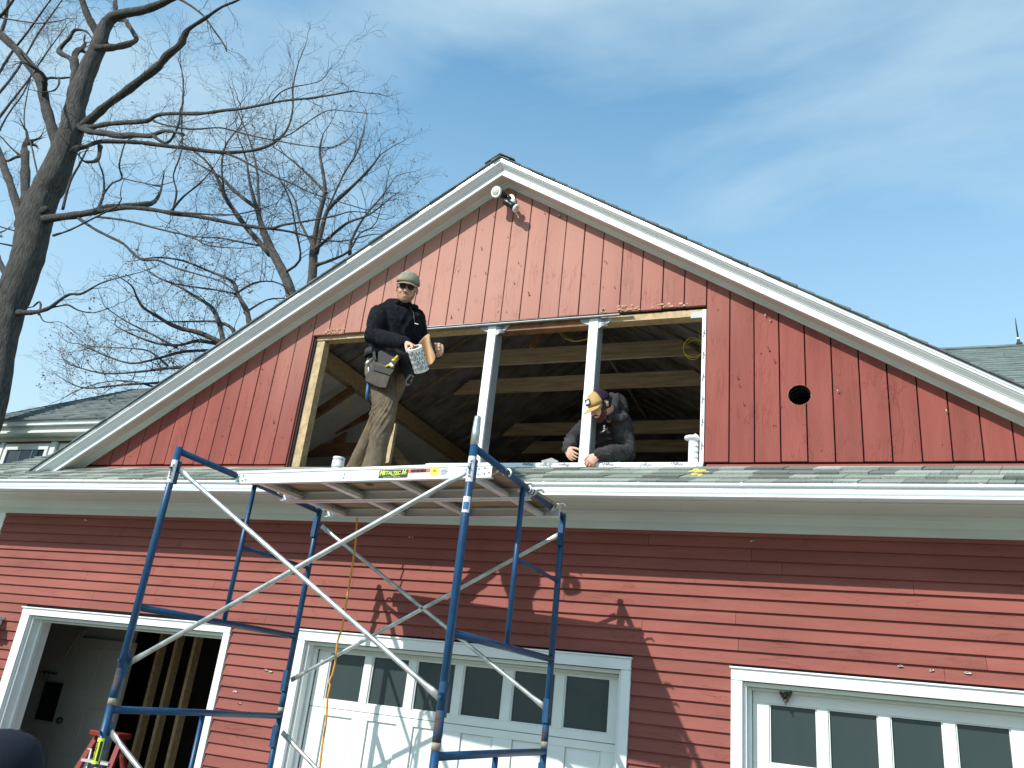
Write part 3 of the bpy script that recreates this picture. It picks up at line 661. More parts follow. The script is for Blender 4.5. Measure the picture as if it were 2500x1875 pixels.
stick('casing', (xa-.06, 7.32, GZ+.02), (xa-.06, 7.32, .24), .09, .02, 'cream_door')
mb = MB(); mb.box(U(95, 1720, 7.3).x, U(135, 1720, 7.3).x, 7.30, 7.335, -.75, -.35); obj('dark_window', mb, 'black_plastic', G)
o = MB(); o.tube([U(72, 1640, 7.25), U(110, 1620, 7.25), U(160, 1600, 7.25), U(195, 1545, 7.25)], .008, 6); obj('cable', o, 'plywood', G)
mb = MB(); a = U(100, 1640, 7.3); mb.box(a.x, a.x+.22, 7.30, 7.335, a.z-.01, a.z+.01)
for i in range(3): mb.tube([a+Vector((.04+i*.07, -.02, 0)), a+Vector((.035+i*.07, -.02, -.09))], .009, 6)
tag(obj('tool_rack', mb, 'steel_dark'), 'small dark tool rack on the pale wall inside the open left bay', 'rack')
LD = thing('step_ladder', 'red step ladder standing in the dark open left garage bay', 'ladder', (U(270, 1870, 6.8).x, 6.8, GZ))
lt = U(268, 1800, 6.8)
for sx_ in (-1, 1):
    for sy_, nm in ((-1, 'rail'), (1, 'rear_leg')):
        mb = MB(); a = lt+Vector((sx_*.16, 0, 0)); e = Vector((lt.x+sx_*.30, 6.8+sy_*.36, GZ+.02)); t = (e-a).normalized()
        mb.obox((a+e)/2, t*((e-a).length/2), Vector((.03, 0, 0)), Vector((0, .018, 0))); obj(nm, mb, 'red_ladder', LD)
mb = MB(); mb.box(lt.x-.19, lt.x+.19, 6.71, 6.89, lt.z, lt.z+.05); obj('top_cap', mb, 'red_ladder', LD, bevel=.008)
for i in range(1, 5):
    f_ = i/5; mb = MB(); z = lt.z+(GZ-lt.z)*f_; mb.box(lt.x-.15-.13*f_, lt.x+.15+.13*f_, 6.8-.36*f_-.04, 6.8-.36*f_+.04, z-.012, z+.012); obj('ladder_step', mb, 'aluminium', LD)
mb = MB(); mb.box(lt.x-.185, lt.x-.13, 6.74, 6.745, lt.z-.32, lt.z-.12); obj('sticker', mb, 'label_white', LD)

# ------------------------------------------------------------------ small canopy at the far left of the wall
CN = thing('door_canopy', 'small white topped door canopy at the left end of the clapboard wall', 'canopy', (-8.1, 5.85, .2))
mb = MB(); mb.box(-9.3, -7.735, 5.70, 5.98, .215, .245); obj('canopy_top', mb, 'soffit_paint', CN, bevel=.004)
mb = MB(); mb.box(-9.28, -7.765, 5.74, 5.98, .165, .214); obj('canopy_moulding', mb, 'white_trim', CN, bevel=.004)
mb = MB(); mb.box(-9.26, -7.82, 5.80, 5.98, -.02, .164); obj('canopy_frieze', mb, 'house_white', CN, bevel=.004)

# ------------------------------------------------------------------ floodlight under the ridge
FL = thing('flood_light', 'twin head flood light under the peak of the red gable', 'light', (XA+.10, 5.975, 4.28))
bc = U(1243, 487, 5.95)
mb = MB(); mb.tube([bc+Vector((0, .035, 0)), bc+Vector((0, -.005, 0))], .058, 20); obj('wall_plate', mb, 'white_plastic', FL, smooth=False, bevel=.004)
mb = MB(); mb.ball(bc+Vector((.0, -.02, 0)), .03); mb.tube([bc+Vector((-.045, -.03, .05)), bc+Vector((.045, -.03, -.05))], .014, 8); obj('bracket', mb, 'black_plastic', FL, smooth=True)
def lamp(face, dirn, r_, mouth):
    face = Vector(face); dirn = Vector(dirn).normalized()
    mb = MB(); mb.tube([face-dirn*.17, face-dirn*.155, face-dirn*.10, face-dirn*.07, face-dirn*.02], [.018, .032, .034, r_*.72, r_*.98], 20); h_ = obj('lamp_holder', mb, mouth, FL, smooth=True)
    mb = MB(); mb.tube([face-dirn*.022, face-dirn*.004, face], [r_, r_, r_*.9], 24); l_ = obj('lamp_rim', mb, 'white_plastic', FL, bevel=.003)
    mb = MB(); mb.tube([face-dirn*.001, face+dirn*.004], [r_*.66, r_*.5], 24); obj('lamp_lens', mb, 'lens_glass', FL, smooth=True)
p1 = U(1210, 468, 5.77); lamp(p1, (-.18, -.93, -.30), .056, 'black_plastic')
p2 = U(1262, 510, 5.84); lamp(p2, (.80, .10, -.60), .040, 'black_plastic')
mb = MB(); mb.tube([bc+Vector((-.04, -.03, .045)), p1+Vector((.035, .13, .035))], .016, 10); mb.tube([bc+Vector((.03, -.03, -.035)), p2-Vector((.06, -.04, -.09))], .016, 10); obj('lamp_arm', mb, 'black_plastic', FL, smooth=True)
se = U(1252, 494, 5.86); mb = MB(); mb.ball(se, .032, .032, .030); obj('motion_sensor', mb, 'white_plastic', FL, smooth=True)

# ------------------------------------------------------------------ neighbouring house, left
H = thing('white_house', 'pale house behind the garage on the left with a grey hip roof', 'house', (-17, 13, GZ))
def hb(nm, x0, x1, y0, y1, z0, z1, mat, par=H, **k):
    mb = MB(); mb.box(x0, x1, y0, y1, z0, z1); return obj(nm, mb, mat, par, **k)
hb('wall', -19.4, -9.0, 13.02, 20, GZ, 4.6, 'house_white')
z = 4.44
while z > 1.0:
    mb = MB(); mb.prism([(12.992, z-.11), (13.012, z-.11), (13.018, z), (13.008, z)], lambda y, q: (-19.4, y, q), lambda y, q: (-18.74, y, q)); obj('siding_board', mb, 'house_white', H)
    mb = MB(); mb.prism([(12.992, z-.11), (13.012, z-.11), (13.018, z), (13.008, z)], lambda y, q: (-16.85, y, q), lambda y, q: (-9.0, y, q)); obj('siding_board', mb, 'house_white', H); z -= .11
hb('frieze_board', -19.5, -9.0, 12.98, 13.02, 4.535, 4.62, 'house_white'); hb('siding_strip', -19.5, -9.0, 12.985, 13.02, 4.49, 4.534, 'board_edge')  # second piece: dark red strip of siding below the frieze
hb('soffit', -19.9, -8.8, 12.62, 12.98, 4.62, 4.66, 'house_white')
mb = MB(); mb.prism([(y+7.2, z+3.395+(.02 if z > 1.44 else 0)+(z-1.39)*.5) for y, z in GP], lambda y, z: (-20, y, z), lambda y, z: (-8.8, y, z)); obj('gutter', mb, 'white_gutter', H)
hb('fascia', -19.95, -8.8, 12.67, 12.70, 4.66, 4.92, 'house_white')
# hip roof as courses
cx0, rx, ry, rz = -18.75, -17.35, 14.95, 6.64
n_ = 22
mb = MB()
for i in range(n_):
    t0, t1 = i/n_, (i+1)/n_; y0, y1 = 12.5+(ry-12.5)*t0, 12.5+(ry-12.5)*t1; z0, z1 = 4.92+(rz-4.92)*t0, 4.92+(rz-4.92)*t1; xa_, xb_ = cx0-.9*(1-t0)**3+(rx-cx0)*t0, cx0-.9*(1-t1)**3+(rx-cx0)*t1
    nx = 34; 
    for j in range(nx):
        u0, u1 = j/nx, (j+1)/nx; th = .012+.022*random.random()
        a, b_ = xa_+(-8.5-xa_)*u0, xa_+(-8.5-xa_)*u1; c_, d_ = xb_+(-8.5-xb_)*u0, xb_+(-8.5-xb_)*u1
        mb.add([(a, y0-.01, z0+th), (b_, y0-.01, z0+th), (d_, y1, z1+.004), (c_, y1, z1+.004), (a, y0, z0-.02), (b_, y0, z0-.02)], [(0, 1, 2, 3), (4, 5, 1, 0)])
obj('roof_shingles', mb, 'shingle_far', H)['kind'] = 'stuff'
mb = MB(); mb.add([(cx0-.9, 12.5, 4.92), (rx, ry, rz), (rx, 17.4, 6.6), (cx0-.9, 20.3, 4.92)], [(0, 3, 2, 1)]); mb.add([(rx, ry, rz), (-8.5, ry, rz), (-8.5, 20.3, 4.92), (cx0-.9, 20.3, 4.92), (rx, 17.4, 6.6)], [(0, 4, 3, 2, 1)]); obj('roof', mb, 'shingle_far', H)
WN = hb('window', -18.63, -16.95, 12.96, 13.01, 3.0, 4.47, 'house_white')
hb('casing', -18.76, -18.64, 12.93, 13.0, 2.9, 4.5, 'house_white', WN); hb('casing', -17.06, -16.90, 12.93, 13.0, 2.9, 4.5, 'house_white', WN)
hb('frame', -18.52, -17.08, 12.90, 12.96, 4.30, 4.38, 'house_white', WN, bevel=.006); hb('frame', -18.52, -18.42, 12.90, 12.96, 3.1, 4.30, 'house_white', WN, bevel=.006); hb('frame', -17.18, -17.08, 12.90, 12.96, 3.1, 4.30, 'house_white', WN, bevel=.006)
hb('pane', -18.42, -17.18, 12.935, 12.955, 3.1, 4.30, 'house_glass', WN)
for x in (-18.0, -17.6): hb('glazing_bar', x-.012, x+.012, 12.925, 12.934, 3.1, 4.30, 'house_white', WN)

# ------------------------------------------------------------------ neighbouring roof, right
H2 = thing('right_house', 'house behind the right slope with green grey shingles and a lightning rod', 'house', (5, 15, GZ))
hb('wall', 1.5, 12, 13.2, 20.8, GZ, 4.8, 'house_white', H2)
mb = MB(); n_ = 26
for i in range(n_):
    t0, t1 = i/n_, (i+1)/n_; y0, y1 = 13+4*t0, 13+4*t1; z0, z1 = 4.74+2.8*t0, 4.74+2.8*t1; x = 1.2
    while x < 12:
        wd = random.uniform(.15, .4); th = .014+.016*random.random()
        mb.add([(x, y0-.015, z0+th), (x+wd, y0-.015, z0+th), (x+wd, y1, z1+.003), (x, y1, z1+.003), (x, y0, z0-.03), (x+wd, y0, z0-.03)], [(0, 1, 2, 3), (4, 5, 1, 0)]); x += wd
obj('roof_shingles', mb, 'shingle_green', H2)['kind'] = 'stuff'
mb = MB(); mb.add([(1.2, 17, 7.54), (12, 17, 7.54), (12, 21, 4.74), (1.2, 21, 4.74)], [(0, 3, 2, 1)]); mb.add([(1.5, 13.2, 4.72), (1.5, 17, 7.4), (1.5, 20.8, 4.72)], [(0, 1, 2)]); obj('roof', mb, 'shingle_green', H2)
mb = MB()
for i in range(36): mb.obox((1.3+i*.3, 16.97, 7.55+.004*(i % 2)), (.152, 0, 0), (0, .12, .07), (0, -.004, .008)); mb.obox((1.3+i*.3, 17.2, 7.50), (.152, 0, 0), (0, .12, -.07), (0, .004, .008))
obj('ridge_cap', mb, 'shingle_green', H2)
rb = U(2488, 843, 17); LR = thing('lightning_rod', 'thin grey lightning rod on the ridge of the right neighbouring roof', 'lightning rod', (rb.x, 17, 7.56))
mb = MB(); mb.box(rb.x-.05, rb.x+.05, 16.93, 17.07, 7.56, 7.60); mb.tube([(rb.x, 17, 7.60), (rb.x, 17, 7.68)], .025, 10); obj('base', mb, 'steel_dark', LR)
mb = MB(); mb.tube([(rb.x, 17, 7.68), (rb.x, 17, 7.72)], .028, 10); obj('glass_ball', mb, 'white_plastic', LR, smooth=True)
mb = MB(); mb.tube([(rb.x, 17, 7.72), (rb.x-.004, 17, 8.05), (rb.x, 17, 8.17)], [.015, .012, .003], 8); obj('spike', mb, 'steel_dark', LR, smooth=True)

# ================================================================== SCAFFOLD
SXL, SXR, SYF, SYB, ST = -3.845, -1.803, 3.78, 5.37, 1.25
SCF = thing('scaffold', 'blue frame scaffold with silver cross braces in front of the red garage', 'scaffold', ((SXL+SXR)/2, (SYF+SYB)/2, GZ))
def frame(x, label, dx=0., ztop=ST, base=False):
    """one welded walk-through end frame, 1.52 m high"""
    FR = SCF
    R = .0215
    for y in (SYF, SYB):
        mb = MB(); mb.tube([(x, y, ztop-1.50), (x, y, ztop-.40), (x, y, ztop+.012)], R, 14); po = obj('post', mb, 'scaffold_blue', FR, smooth=True)
        mb = MB(); mb.tube([(x, y, ztop-1.47), (x, y, ztop-1.42), (x, y, ztop-1.33)], [R+.0008, R+.0010, R+.0004], 14); obj('worn_foot', mb, 'scaffold_rust', po, smooth=True)
        mb = MB(); mb.tube([(x, y, ztop-1.506), (x, y, ztop-1.471)], R+.0012, 14); obj('bare_end', mb, 'bare_collar', po, smooth=True)
        for dz in (-.13, -1.27):
            mb = MB(); sy = -1 if y == SYF else 1
            mb.box(x-.018, x+.018, y+(R+.002)*(1 if sy < 0 else -1)-.012, y+(R+.002)*(1 if sy < 0 else -1)+.012, ztop+dz-.09, ztop+dz+.055)
            mb.tube([(x, y+.02, ztop+dz), (x, y-.035*1, ztop+dz)], .008, 8); obj('brace_lock', mb, 'scaffold_blue', po)
    mb = MB(); mb.tube([(x, SYF+R*.6, ztop-.012), (x, (SYF+SYB)/2, ztop-.010), (x, SYB-R*.6, ztop-.012)], .0205, 14); obj('top_bar', mb, 'scaffold_blue', FR, smooth=True)
    mb = MB(); mb.tube([(x, SYF+R*.6, ztop-.97), (x, SYB-R*.6, ztop-.97)], .0205, 14); obj('lower_bar', mb, 'scaffold_blue', FR, smooth=True)
    mb = MB(); mb.tube([(x, 4.55, ztop-.03), (x, 4.55, ztop-.955)], .0165, 12); obj('inner_post', mb, 'scaffold_blue', FR, smooth=True)
    mb = MB(); mb.tube([(x, 4.565, ztop-.46), (x, SYB-R*.6, ztop-.46)], .0135, 10); obj('rung', mb, 'scaffold_blue', FR, smooth=True)
    for y in (SYF, SYB):
        mb = MB(); mb.tube([(x, y, ztop-1.56), (x, y, ztop-1.50)], .0185, 12); obj('coupling_pin', mb, 'galvanised', FR, smooth=True)
    return FR
frame(SXL, 'blue upper scaffold frame at the left end of the metal planks')
F2 = frame(SXR, 'blue upper scaffold frame at the right end of the metal planks with a pin on top')
frame(SXL, 'blue lower scaffold frame in front of the open left garage bay', ztop=ST-1.52)
frame(SXR, 'blue lower scaffold frame in front of the middle garage door', ztop=ST-1.52)
mb = MB(); mb.tube([(SXR, SYF, ST), (SXR, SYF, ST+.07), (SXR, SYF, ST+.155), (SXR, SYF, ST+.165)], [.0225, .0225, .0185, .0165], 14); obj('coupling_pin', mb, 'galvanised', F2, smooth=True)
for i, (x, y) in enumerate(((SXL, SYF), (SXL, SYB), (SXR, SYF), (SXR, SYB))):
    s_ = SCF
    mb = MB(); mb.box(x-.075, x+.075, y-.075, y+.075, GZ+.007, GZ+.016); obj('base_plate', mb, 'galvanised', s_)
    mb = MB(); mb.tube([(x, y, GZ+.016), (x, y, ST-1.52*2-.01)], .016, 10); obj('stem', mb, 'galvanised', s_)
def brace(y, z0, z1, label, side):
    BR = SCF
    oy = -.012 if side < 0 else .012
    for k, (za, zb) in enumerate(((z0, z1), (z1, z0))):
        a = Vector((SXL+.03, y+oy*k, za)); b_ = Vector((SXR-.03, y+oy*k, zb)); t = (b_-a).normalized()
        mb = MB(); mb.tube([a-t*.02, a+t*.05, a+t*.11, b_-t*.11, b_-t*.05, b_+t*.02], [(.006, .019), (.006, .019), .0145, .0145, (.006, .019), (.006, .019)], 12, ref=(0, 1, 0)); obj('cross_brace', mb, 'galvanised', BR, smooth=True)
    c_ = Vector(((SXL+SXR)/2, y, (z0+z1)/2)); mb = MB(); mb.tube([c_+Vector((0, -.025, 0)), c_+Vector((0, .025, 0))], .007, 8); obj('rivet', mb, 'steel_dark', BR)
brace(SYF+.035, -.02, 1.12, 'upper front cross brace crossing below the metal planks', -1)
brace(SYB+.035, -.02, 1.12, 'upper rear cross brace close to the clapboard wall', 1)
brace(SYF+.035, -1.54, -.40, 'lower front cross brace near the bottom edge of the photo', -1)
brace(SYB+.035, -1.54, -.40, 'lower rear cross brace in front of the white garage doors', 1)
# stickers on the posts
def wrap(name, x, y, z0, z1, a0, a1, mat, parent=F2, r_=.0222, n=8):
    mb = MB(); V = []
    for k in range(n+1):
        t = a0+(a1-a0)*k/n
        for z in (z0, z1): V.append((x+r_*math.sin(t), y-r_*math.cos(t), z))
    mb.add(V, [(2*k, 2*k+2, 2*k+3, 2*k+1) for k in range(n)]); return obj(name, mb, mat, parent)
wrap('sticker', SXR, SYF, 1.045, 1.185, -1.0, 1.2, 'label_white')
text('Vanguard', .026, (SXR+.0045, SYF-.0232, 1.115), (0, 0, -1), (1, .12, 0), 'label_black', F2, squash=.95)
wrap('sticker', SXR, SYF, .88, .965, -.9, 1.3, 'label_white'); wrap('sticker_print', SXR, SYF, .895, .935, -.5, .9, 'blue_grip', r_=.0226)
FA = SCF
wrap('sticker', SXL, SYF, 1.03, 1.175, -.8, 1.4, 'label_white', FA)
text('Vanguard', .026, (SXL+.009, SYF-.0225, 1.10), (0, 0, -1), (1, .3, 0), 'label_black', FA, squash=.95)
wrap('worn_paint', SXR, SYF, .0, .05, -1.2, 1.9, 'scaffold_rust', r_=.0219); wrap('worn_paint', SXL, SYF, -.10, -.06, -1.2, 1.9, 'scaffold_rust', FA, r_=.0219)
FB = SCF
wrap('sticker', SXL, SYF, -.56, -.43, -.9, 1.5, 'hi_yellow', FB); wrap('sticker', SXL, SYF, -.92, -.565, -.9, 1.5, 'label_black', FB)
text('SAFERSTACK', .0165, (SXL-.003, SYF-.0232, -.495), (0, 0, -1), (1, 0, 0), 'label_black', FB)
wrap('bar_code', SXL, SYF, -.545, -.445, .55, 1.2, 'label_black', FB, r_=.0226)
text('METALTECH', .034, (SXL-.003, SYF-.0232, -.69), (0, 0, -1), (1, 0, 0), 'yellow', FB, bold=.0008)
wrap('sticker_strip', SXL, SYF, -.92, -.575, .62, 1.4, 'label_white', FB, r_=.0226)
# lengths of white tape round the right top bar
for y in (4.27, 4.62, 4.66, 5.08):
    mb = MB(); mb.tube([(SXR+.026*math.cos(t), y+.012*math.sin(t*.5), ST-.012+.026*math.sin(t)) for t in [i*.35-1 for i in range(14)]], .0065, 6)
    o = obj('plank_hook', mb, 'aluminium', F2, smooth=True)

# ------------------------------------------------------------------ planks (local axes: x along, y across, z up)
def plank(label, org, ang, logo):
    PK = thing('scaffold_plank', label, 'plank', org, 'aluminium and plywood scaffold planks'); PK.rotation_euler = (0, 0, ang)
    LN, WD, HT = 1.995, .485, .088
    def ad(nm, mb, mat, par=PK, **k): return obj(nm, mb, mat, par, local=True, **k)
    C = [(0, 0), (.034, 0), (.034, .004), (.004, .006), (.004, .056), (.009, .062), (.009, HT-.007), (.040, HT-.006), (.040, HT), (-.004, HT), (-.005, HT-.016), (0, HT-.022)]
    mb = MB(); mb.prism(C, lambda y, z: (0, y, z), lambda y, z: (LN, y, z)); ad('front_rail', mb, 'aluminium', bevel=.001)
    mb = MB(); mb.prism([(WD-y, z) for y, z in C][::-1], lambda y, z: (0, y, z), lambda y, z: (LN, y, z)); ad('rear_rail', mb, 'aluminium', bevel=.001)
    mb = MB(); mb.box(.01, LN-.01, .041, WD-.041, HT-.013, HT-.001); ad('plywood_deck', mb, 'plywood')
    mb = MB(); mb.box(.01, LN-.01, .0045, WD-.0045, HT-.0205, HT-.0135); ad('deck_board', mb, 'plywood')
    for x in (.16, .70, 1.25, 1.83):
        mb = MB(); mb.box(x, x+.004, .012, WD-.012, .008, HT-.022); mb.box(x, x+.05, .012, WD-.012, .006, .0078); mb.box(x+.046, x+.05, .012, WD-.012, .0081, .03); ad('cross_member', mb, 'aluminium')
    for x in (.012, LN-.10):
        for y in (-.0035, WD+.0005):
            mb = MB()
            for dx, dz in ((.012, .02), (.012, .055), (.052, .024), (.052, .058), (.082, .03)): mb.ball((x+dx, y, dz), .0065, .004, .0065, n=8, m_=5)
            ad('rivets', mb, 'galvanised')['kind'] = 'stuff'
    for x in (0, LN):
        s_ = -1 if x == 0 else 1
        for y in (.06, WD-.06):
            mb = MB(); mb.tube([(x-s_*.04, y, .03), (x, y, .05), (x+s_*.02, y, .075), (x+s_*.05, y, .078), (x+s_*.065, y, .06)], [(.012, .006)]*5, 8, ref=(0, 1, 0)); ad('hook', mb, 'galvanised')
        
    if logo:
        y = -.0008
        mb = MB(); mb.box(1.20, 1.415, y-.0006, y, .012, .064); lb = ad('brand_label', mb, 'label_black')
        text('M', .046, (1.206, y-.0012, .030), (1, 0, 0), (.12, 0, 1), 'hi_yellow', lb, local=True, center=False, bold=.0012, squash=.85)
        text('ETALTEC', .032, (1.236, y-.0012, .033), (1, 0, 0), (.12, 0, 1), 'hi_yellow', lb, local=True, center=False, bold=.0008, squash=.95)
        text('H', .044, (1.372, y-.0012, .033), (1, 0, 0), (.12, 0, 1), 'hi_yellow', lb, local=True, center=False, bold=.0012, squash=.85)
        mb = MB()
        for i in range(14): mb.obox((1.30+i*.008, y-.0012, .0265+.0012*i), (.0045, 0, .0035), (0, .0004, 0), (-.0006, 0, .0008))
        o = ad('hatching', mb, 'hi_yellow', lb); o['kind'] = 'stuff'
        text('www.metaltech.co   1-800-363-7587', .0085, (1.30, y-.0012, .018), (1, 0, 0), (0, 0, 1), 'label_white', lb, local=True)
        mb = MB(); mb.box(1.416, 1.575, y-.0006, y, .041, .064); wl = ad('warning_label', mb, 'orange_red')
        for r_ in range(4): text('WARNING INSPECT BEFORE USE', .0075, (1.49, y-.0012, .0595-.0048*r_), (1, 0, 0), (0, 0, 1), 'label_black', wl, local=True)
        mb = MB(); mb.box(1.578, 1.635, y-.0006, y, .020, .068); tg = ad('inspection_tag', mb, 'hi_yellow')
        text('95', .024, (1.606, y-.0012, .048), (1, 0, 0), (0, 0, 1), 'label_black', tg, local=True)
        for r_ in range(5): mb = MB(); mb.box(1.650, 1.700-.006*(r_ % 2), y-.0016, y-.0006, .058-.008*r_, .061-.008*r_); ad('print_line', mb, 'print_grey', wl)
        mb = MB(); mb.ball((.93, y-.001, .045), .005, .003, .005, n=8, m_=5); mb.ball((.93, y-.001, .020), .005, .003, .005, n=8, m_=5); mb.ball((.42, y-.001, .078), .006, .003, .004, n=8, m_=5); ad('rivets', mb, 'steel_dark')['kind'] = 'stuff'
    return PK
ang = math.atan2(4.14-4.33, 2.06)
plank('front aluminium scaffold plank carrying the black and yellow label', (-3.835, 4.335, 1.178), ang, True)
plank('rear aluminium scaffold plank close to the gutter', (-3.835+.5*math.sin(-ang)+.01, 4.335+.505*math.cos(ang), 1.178), ang, False)
PT = 1.266                                     # walking surface

# tape rolls
def roll(name, label, c0, c1, r_, rin, lines, tdir, flange=False, wsize=.03):
    c0, c1 = Vector(c0), Vector(c1); t = (c1-c0).normalized(); T = thing(name, label, 'tape roll', c0, 'rolls of white tape')
    n = 36; a = t.orthogonal().normalized(); b_ = t.cross(a); mb = MB()
    def ring(c, r): return [c+a*(r*math.cos(2*math.pi*k/n))+b_*(r*math.sin(2*math.pi*k/n)) for k in range(n)]
    V = ring(c0, rin)+ring(c0, r_)+ring(c1, r_)+ring(c1, rin)
    Fc = []
    for q in range(4):
        o, p = q*n, ((q+1) % 4)*n
        Fc += [(o+k, o+(k+1) % n, p+(k+1) % n, p+k) for k in range(n)]
    mb.add(V, Fc); obj('tape_winding', mb, 'tape_white', T, bevel=.002)
    mb = MB(); V = ring(c0-t*.0005, rin-.001)+ring(c0-t*.0005, rin-.005)+ring(c1+t*.0005, rin-.005)+ring(c1+t*.0005, rin-.001); mb.add(V, Fc); obj('cardboard_core', mb, 'kraft_paper', T)
    return T, t
def curved_text(s, size, c, t, r_, ang0, parent, mat='print_grey', flip=1):
    """lettering wrapped round a roll; t = roll axis, text runs round the roll"""
    o = text(s, size, (0, 0, 0), (1, 0, 0), (0, 1, 0), mat, parent); me = o.data; t = Vector(t)
    v0 = (Vector((0, -1, 0))-t*Vector((0, -1, 0)).dot(t)).normalized(); v1 = t.cross(v0)
    for v in me.vertices:
        x, y, z = v.co; an = ang0+flip*x/r_; rr = r_+.0008+z*.3
        v.co = Vector(c)+t*(y*flip)+(v0*math.cos(an)+v1*math.sin(an))*rr
    return o
def M1(x, y, Y): return U(800+x/3.1917, 640+y/3.1917, Y*.97)
ra, rb2 = M1(676, 664, 4.53), M1(733, 846, 4.66)
TR, tt = roll('tape_roll', 'big roll of white printed tape held by the standing man', ra, rb2, .052, .040, 4, None)
ln = (rb2-ra).length
for q in range(4):
    for k, aa in enumerate((-.05, 2.3, -2.3)):
        curved_text('Wigluv', .042, ra.lerp(rb2, .20+.21*q), -(rb2-ra).normalized(), .052, aa+.22*q, TR, flip=-1)
        curved_text('siga', .013, ra.lerp(rb2, .31+.21*q), -(rb2-ra).normalized(), .052, aa-1.0+.22*q, TR, flip=-1)
# released liner paper curling away from the roll
mb = MB(); A = [(700, 640), (722, 612), (750, 580), (775, 560), (797, 553)]; B_ = [(745, 690), (765, 720), (790, 745), (815, 770), (838, 745)]
prof = [((705, 636), (742, 800), 4.63), ((735, 600), (780, 808), 4.70), ((765, 568), (808, 800), 4.74), ((797, 552), (830, 772), 4.72), ((788, 590), (842, 742), 4.66), ((792, 640), (838, 728), 4.62)]
V = []
for a_, b_, y in prof:
    for k in range(7):
        f_ = k/6; V.append(M1(a_[0]+(b_[0]-a_[0])*f_, a_[1]+(b_[1]-a_[1])*f_, y+.01*math.sin(f_*3)))
mb.add(V, [(i*7+k, i*7+k+1, (i+1)*7+k+1, (i+1)*7+k) for i in range(5) for k in range(6)])
lo = obj('liner_paper', mb, 'kraft_paper', TR, smooth=True); sm = lo.modifiers.new('s', 'SUBSURF'); sm.levels = 1; sm.render_levels = 2; so_ = lo.modifiers.new('t', 'SOLIDIFY'); so_.thickness = .0015
p = U(825, 1135, 4.72); T2, _ = roll('tape_roll', 'short roll of white tape standing on the scaffold plank', (p.x, p.y, PT+.001), (p.x, p.y, PT+.215), .043, .034, 2, None)
for q in range(2):
    for aa in (.5, -1.3): curved_text('Amylux'[::1], .026, (p.x, p.y, PT+.195-.058*q), (0, 0, 1), .043, aa, T2, flip=-1)
    curved_text('siga', .014, (p.x, p.y, PT+.168-.058*q), (0, 0, 1), .043, -.25, T2, flip=-1)
p = U(1692, 1135, 6.045); T3, _ = roll('tape_roll', 'tall roll of white tape standing on the sill beside the right jamb', (p.x, p.y, 1.814), (p.x, p.y, 2.030), .038, .028, 4, None)
for q in range(4): curved_text('Amylux', .026, (p.x, p.y, 2.0-.045*q), (0, 0, 1), .038, .75, T3, flip=-1); curved_text('siga', .011, (p.x, p.y, 1.98-.045*q), (0, 0, 1), .038, .1, T3, flip=-1)
mb = MB(); mb.tube([(p.x-.012, p.y-.004, 2.022), (p.x-.012, p.y-.004, 2.044)], .058, 30); mb.tube([(p.x+.01, p.y, 2.036), (p.x+.03, p.y-.01, 2.052)], .025, 12); obj('loose_tape_end', mb, 'tape_white', T3, bevel=.006)
mb = MB(); q = U(868, 1128, 4.9); mb.box(q.x-.03, q.x+.10, 4.86, 4.98, PT, PT+.175); tag(obj('wood_block', mb, 'foam_yellow'), 'yellow block lying behind the short tape roll on the plank', 'block')

mb = MB(); mb.tube([(-3.69, 5.29, PT), (-3.695, 5.285, PT+.37)], .008, 8); tag(obj('steel_rod', mb, 'galvanised', smooth=True), 'thin steel rod standing upright at the rear left of the planks', 'rod')
# hanging cord and coiled cables
pts = [(873, 1250, 5.33), (868, 1330, 5.33), (858, 1395, 5.34), (844, 1480, 5.36), (836, 1530, 5.37), (824, 1566, 5.38), (818, 1620, 5.40), (812, 1645, 5.40), (803, 1664, 5.40), (806, 1672, 5.39), (800, 1700, 5.40), (796, 1765, 5.42), (787, 1820, 5.43), (780, 1880, 5.44)]
mb = MB(); P = [U(*q) for q in pts]; P.append(Vector((P[-1].x, P[-1].y, GZ+.02))); P.insert(0, P[0]+Vector((0, -.06, .03)))
mb.tube(P, .0075, 8); tag(obj('extension_cord', mb, 'orange_cord', smooth=True), 'orange extension cord hanging behind the planks down past the middle door', 'cord')
def loop(c, r_, n, k, sq=1.): return [c+Vector((r_*math.cos(2*math.pi*i/n*1.0), .02*math.sin(i*.7)+.004*i/n*4, r_*sq*math.sin(2*math.pi*i/n))) for i in range(k)]
c_ = U(1692, 848, 6.35); mb = MB(); mb.tube(loop(c_, .088, 24, 24*3+6), .0035, 6); mb.tube([c_+Vector((.06, 0, .06)), c_+Vector((.03, 0, .25)), c_+Vector((-.02, 0, .42))], .0035, 6); tag(obj('cable_coil', mb, 'romex', smooth=True), 'round coil of yellow cable hanging by the right jamb inside the attic', 'cable')
mb = MB(); P = [U(1358, 792, 6.5), U(1362, 808, 6.48), U(1378, 826, 6.45), U(1400, 834, 6.45), U(1420, 831, 6.45), U(1436, 826, 6.45), U(1436, 800, 6.5)]; mb.tube(P, .0045, 6); mb.tube([q+Vector((.02, .02, .01)) for q in P], .0035, 6); tag(obj('hanging_cable', mb, 'romex', smooth=True), 'yellow cable sagging in a loop left of the second window post', 'cable')
mb = MB(); P = [U(840, 950, 6.9), U(838, 980, 6.9), U(846, 1005, 6.9), U(855, 998, 6.9), U(856, 970, 6.9)]; mb.tube(P, .004, 6); tag(obj('cable_loop', mb, 'romex', smooth=True), 'thin yellow cable loop below the brown brace inside the attic', 'cable')

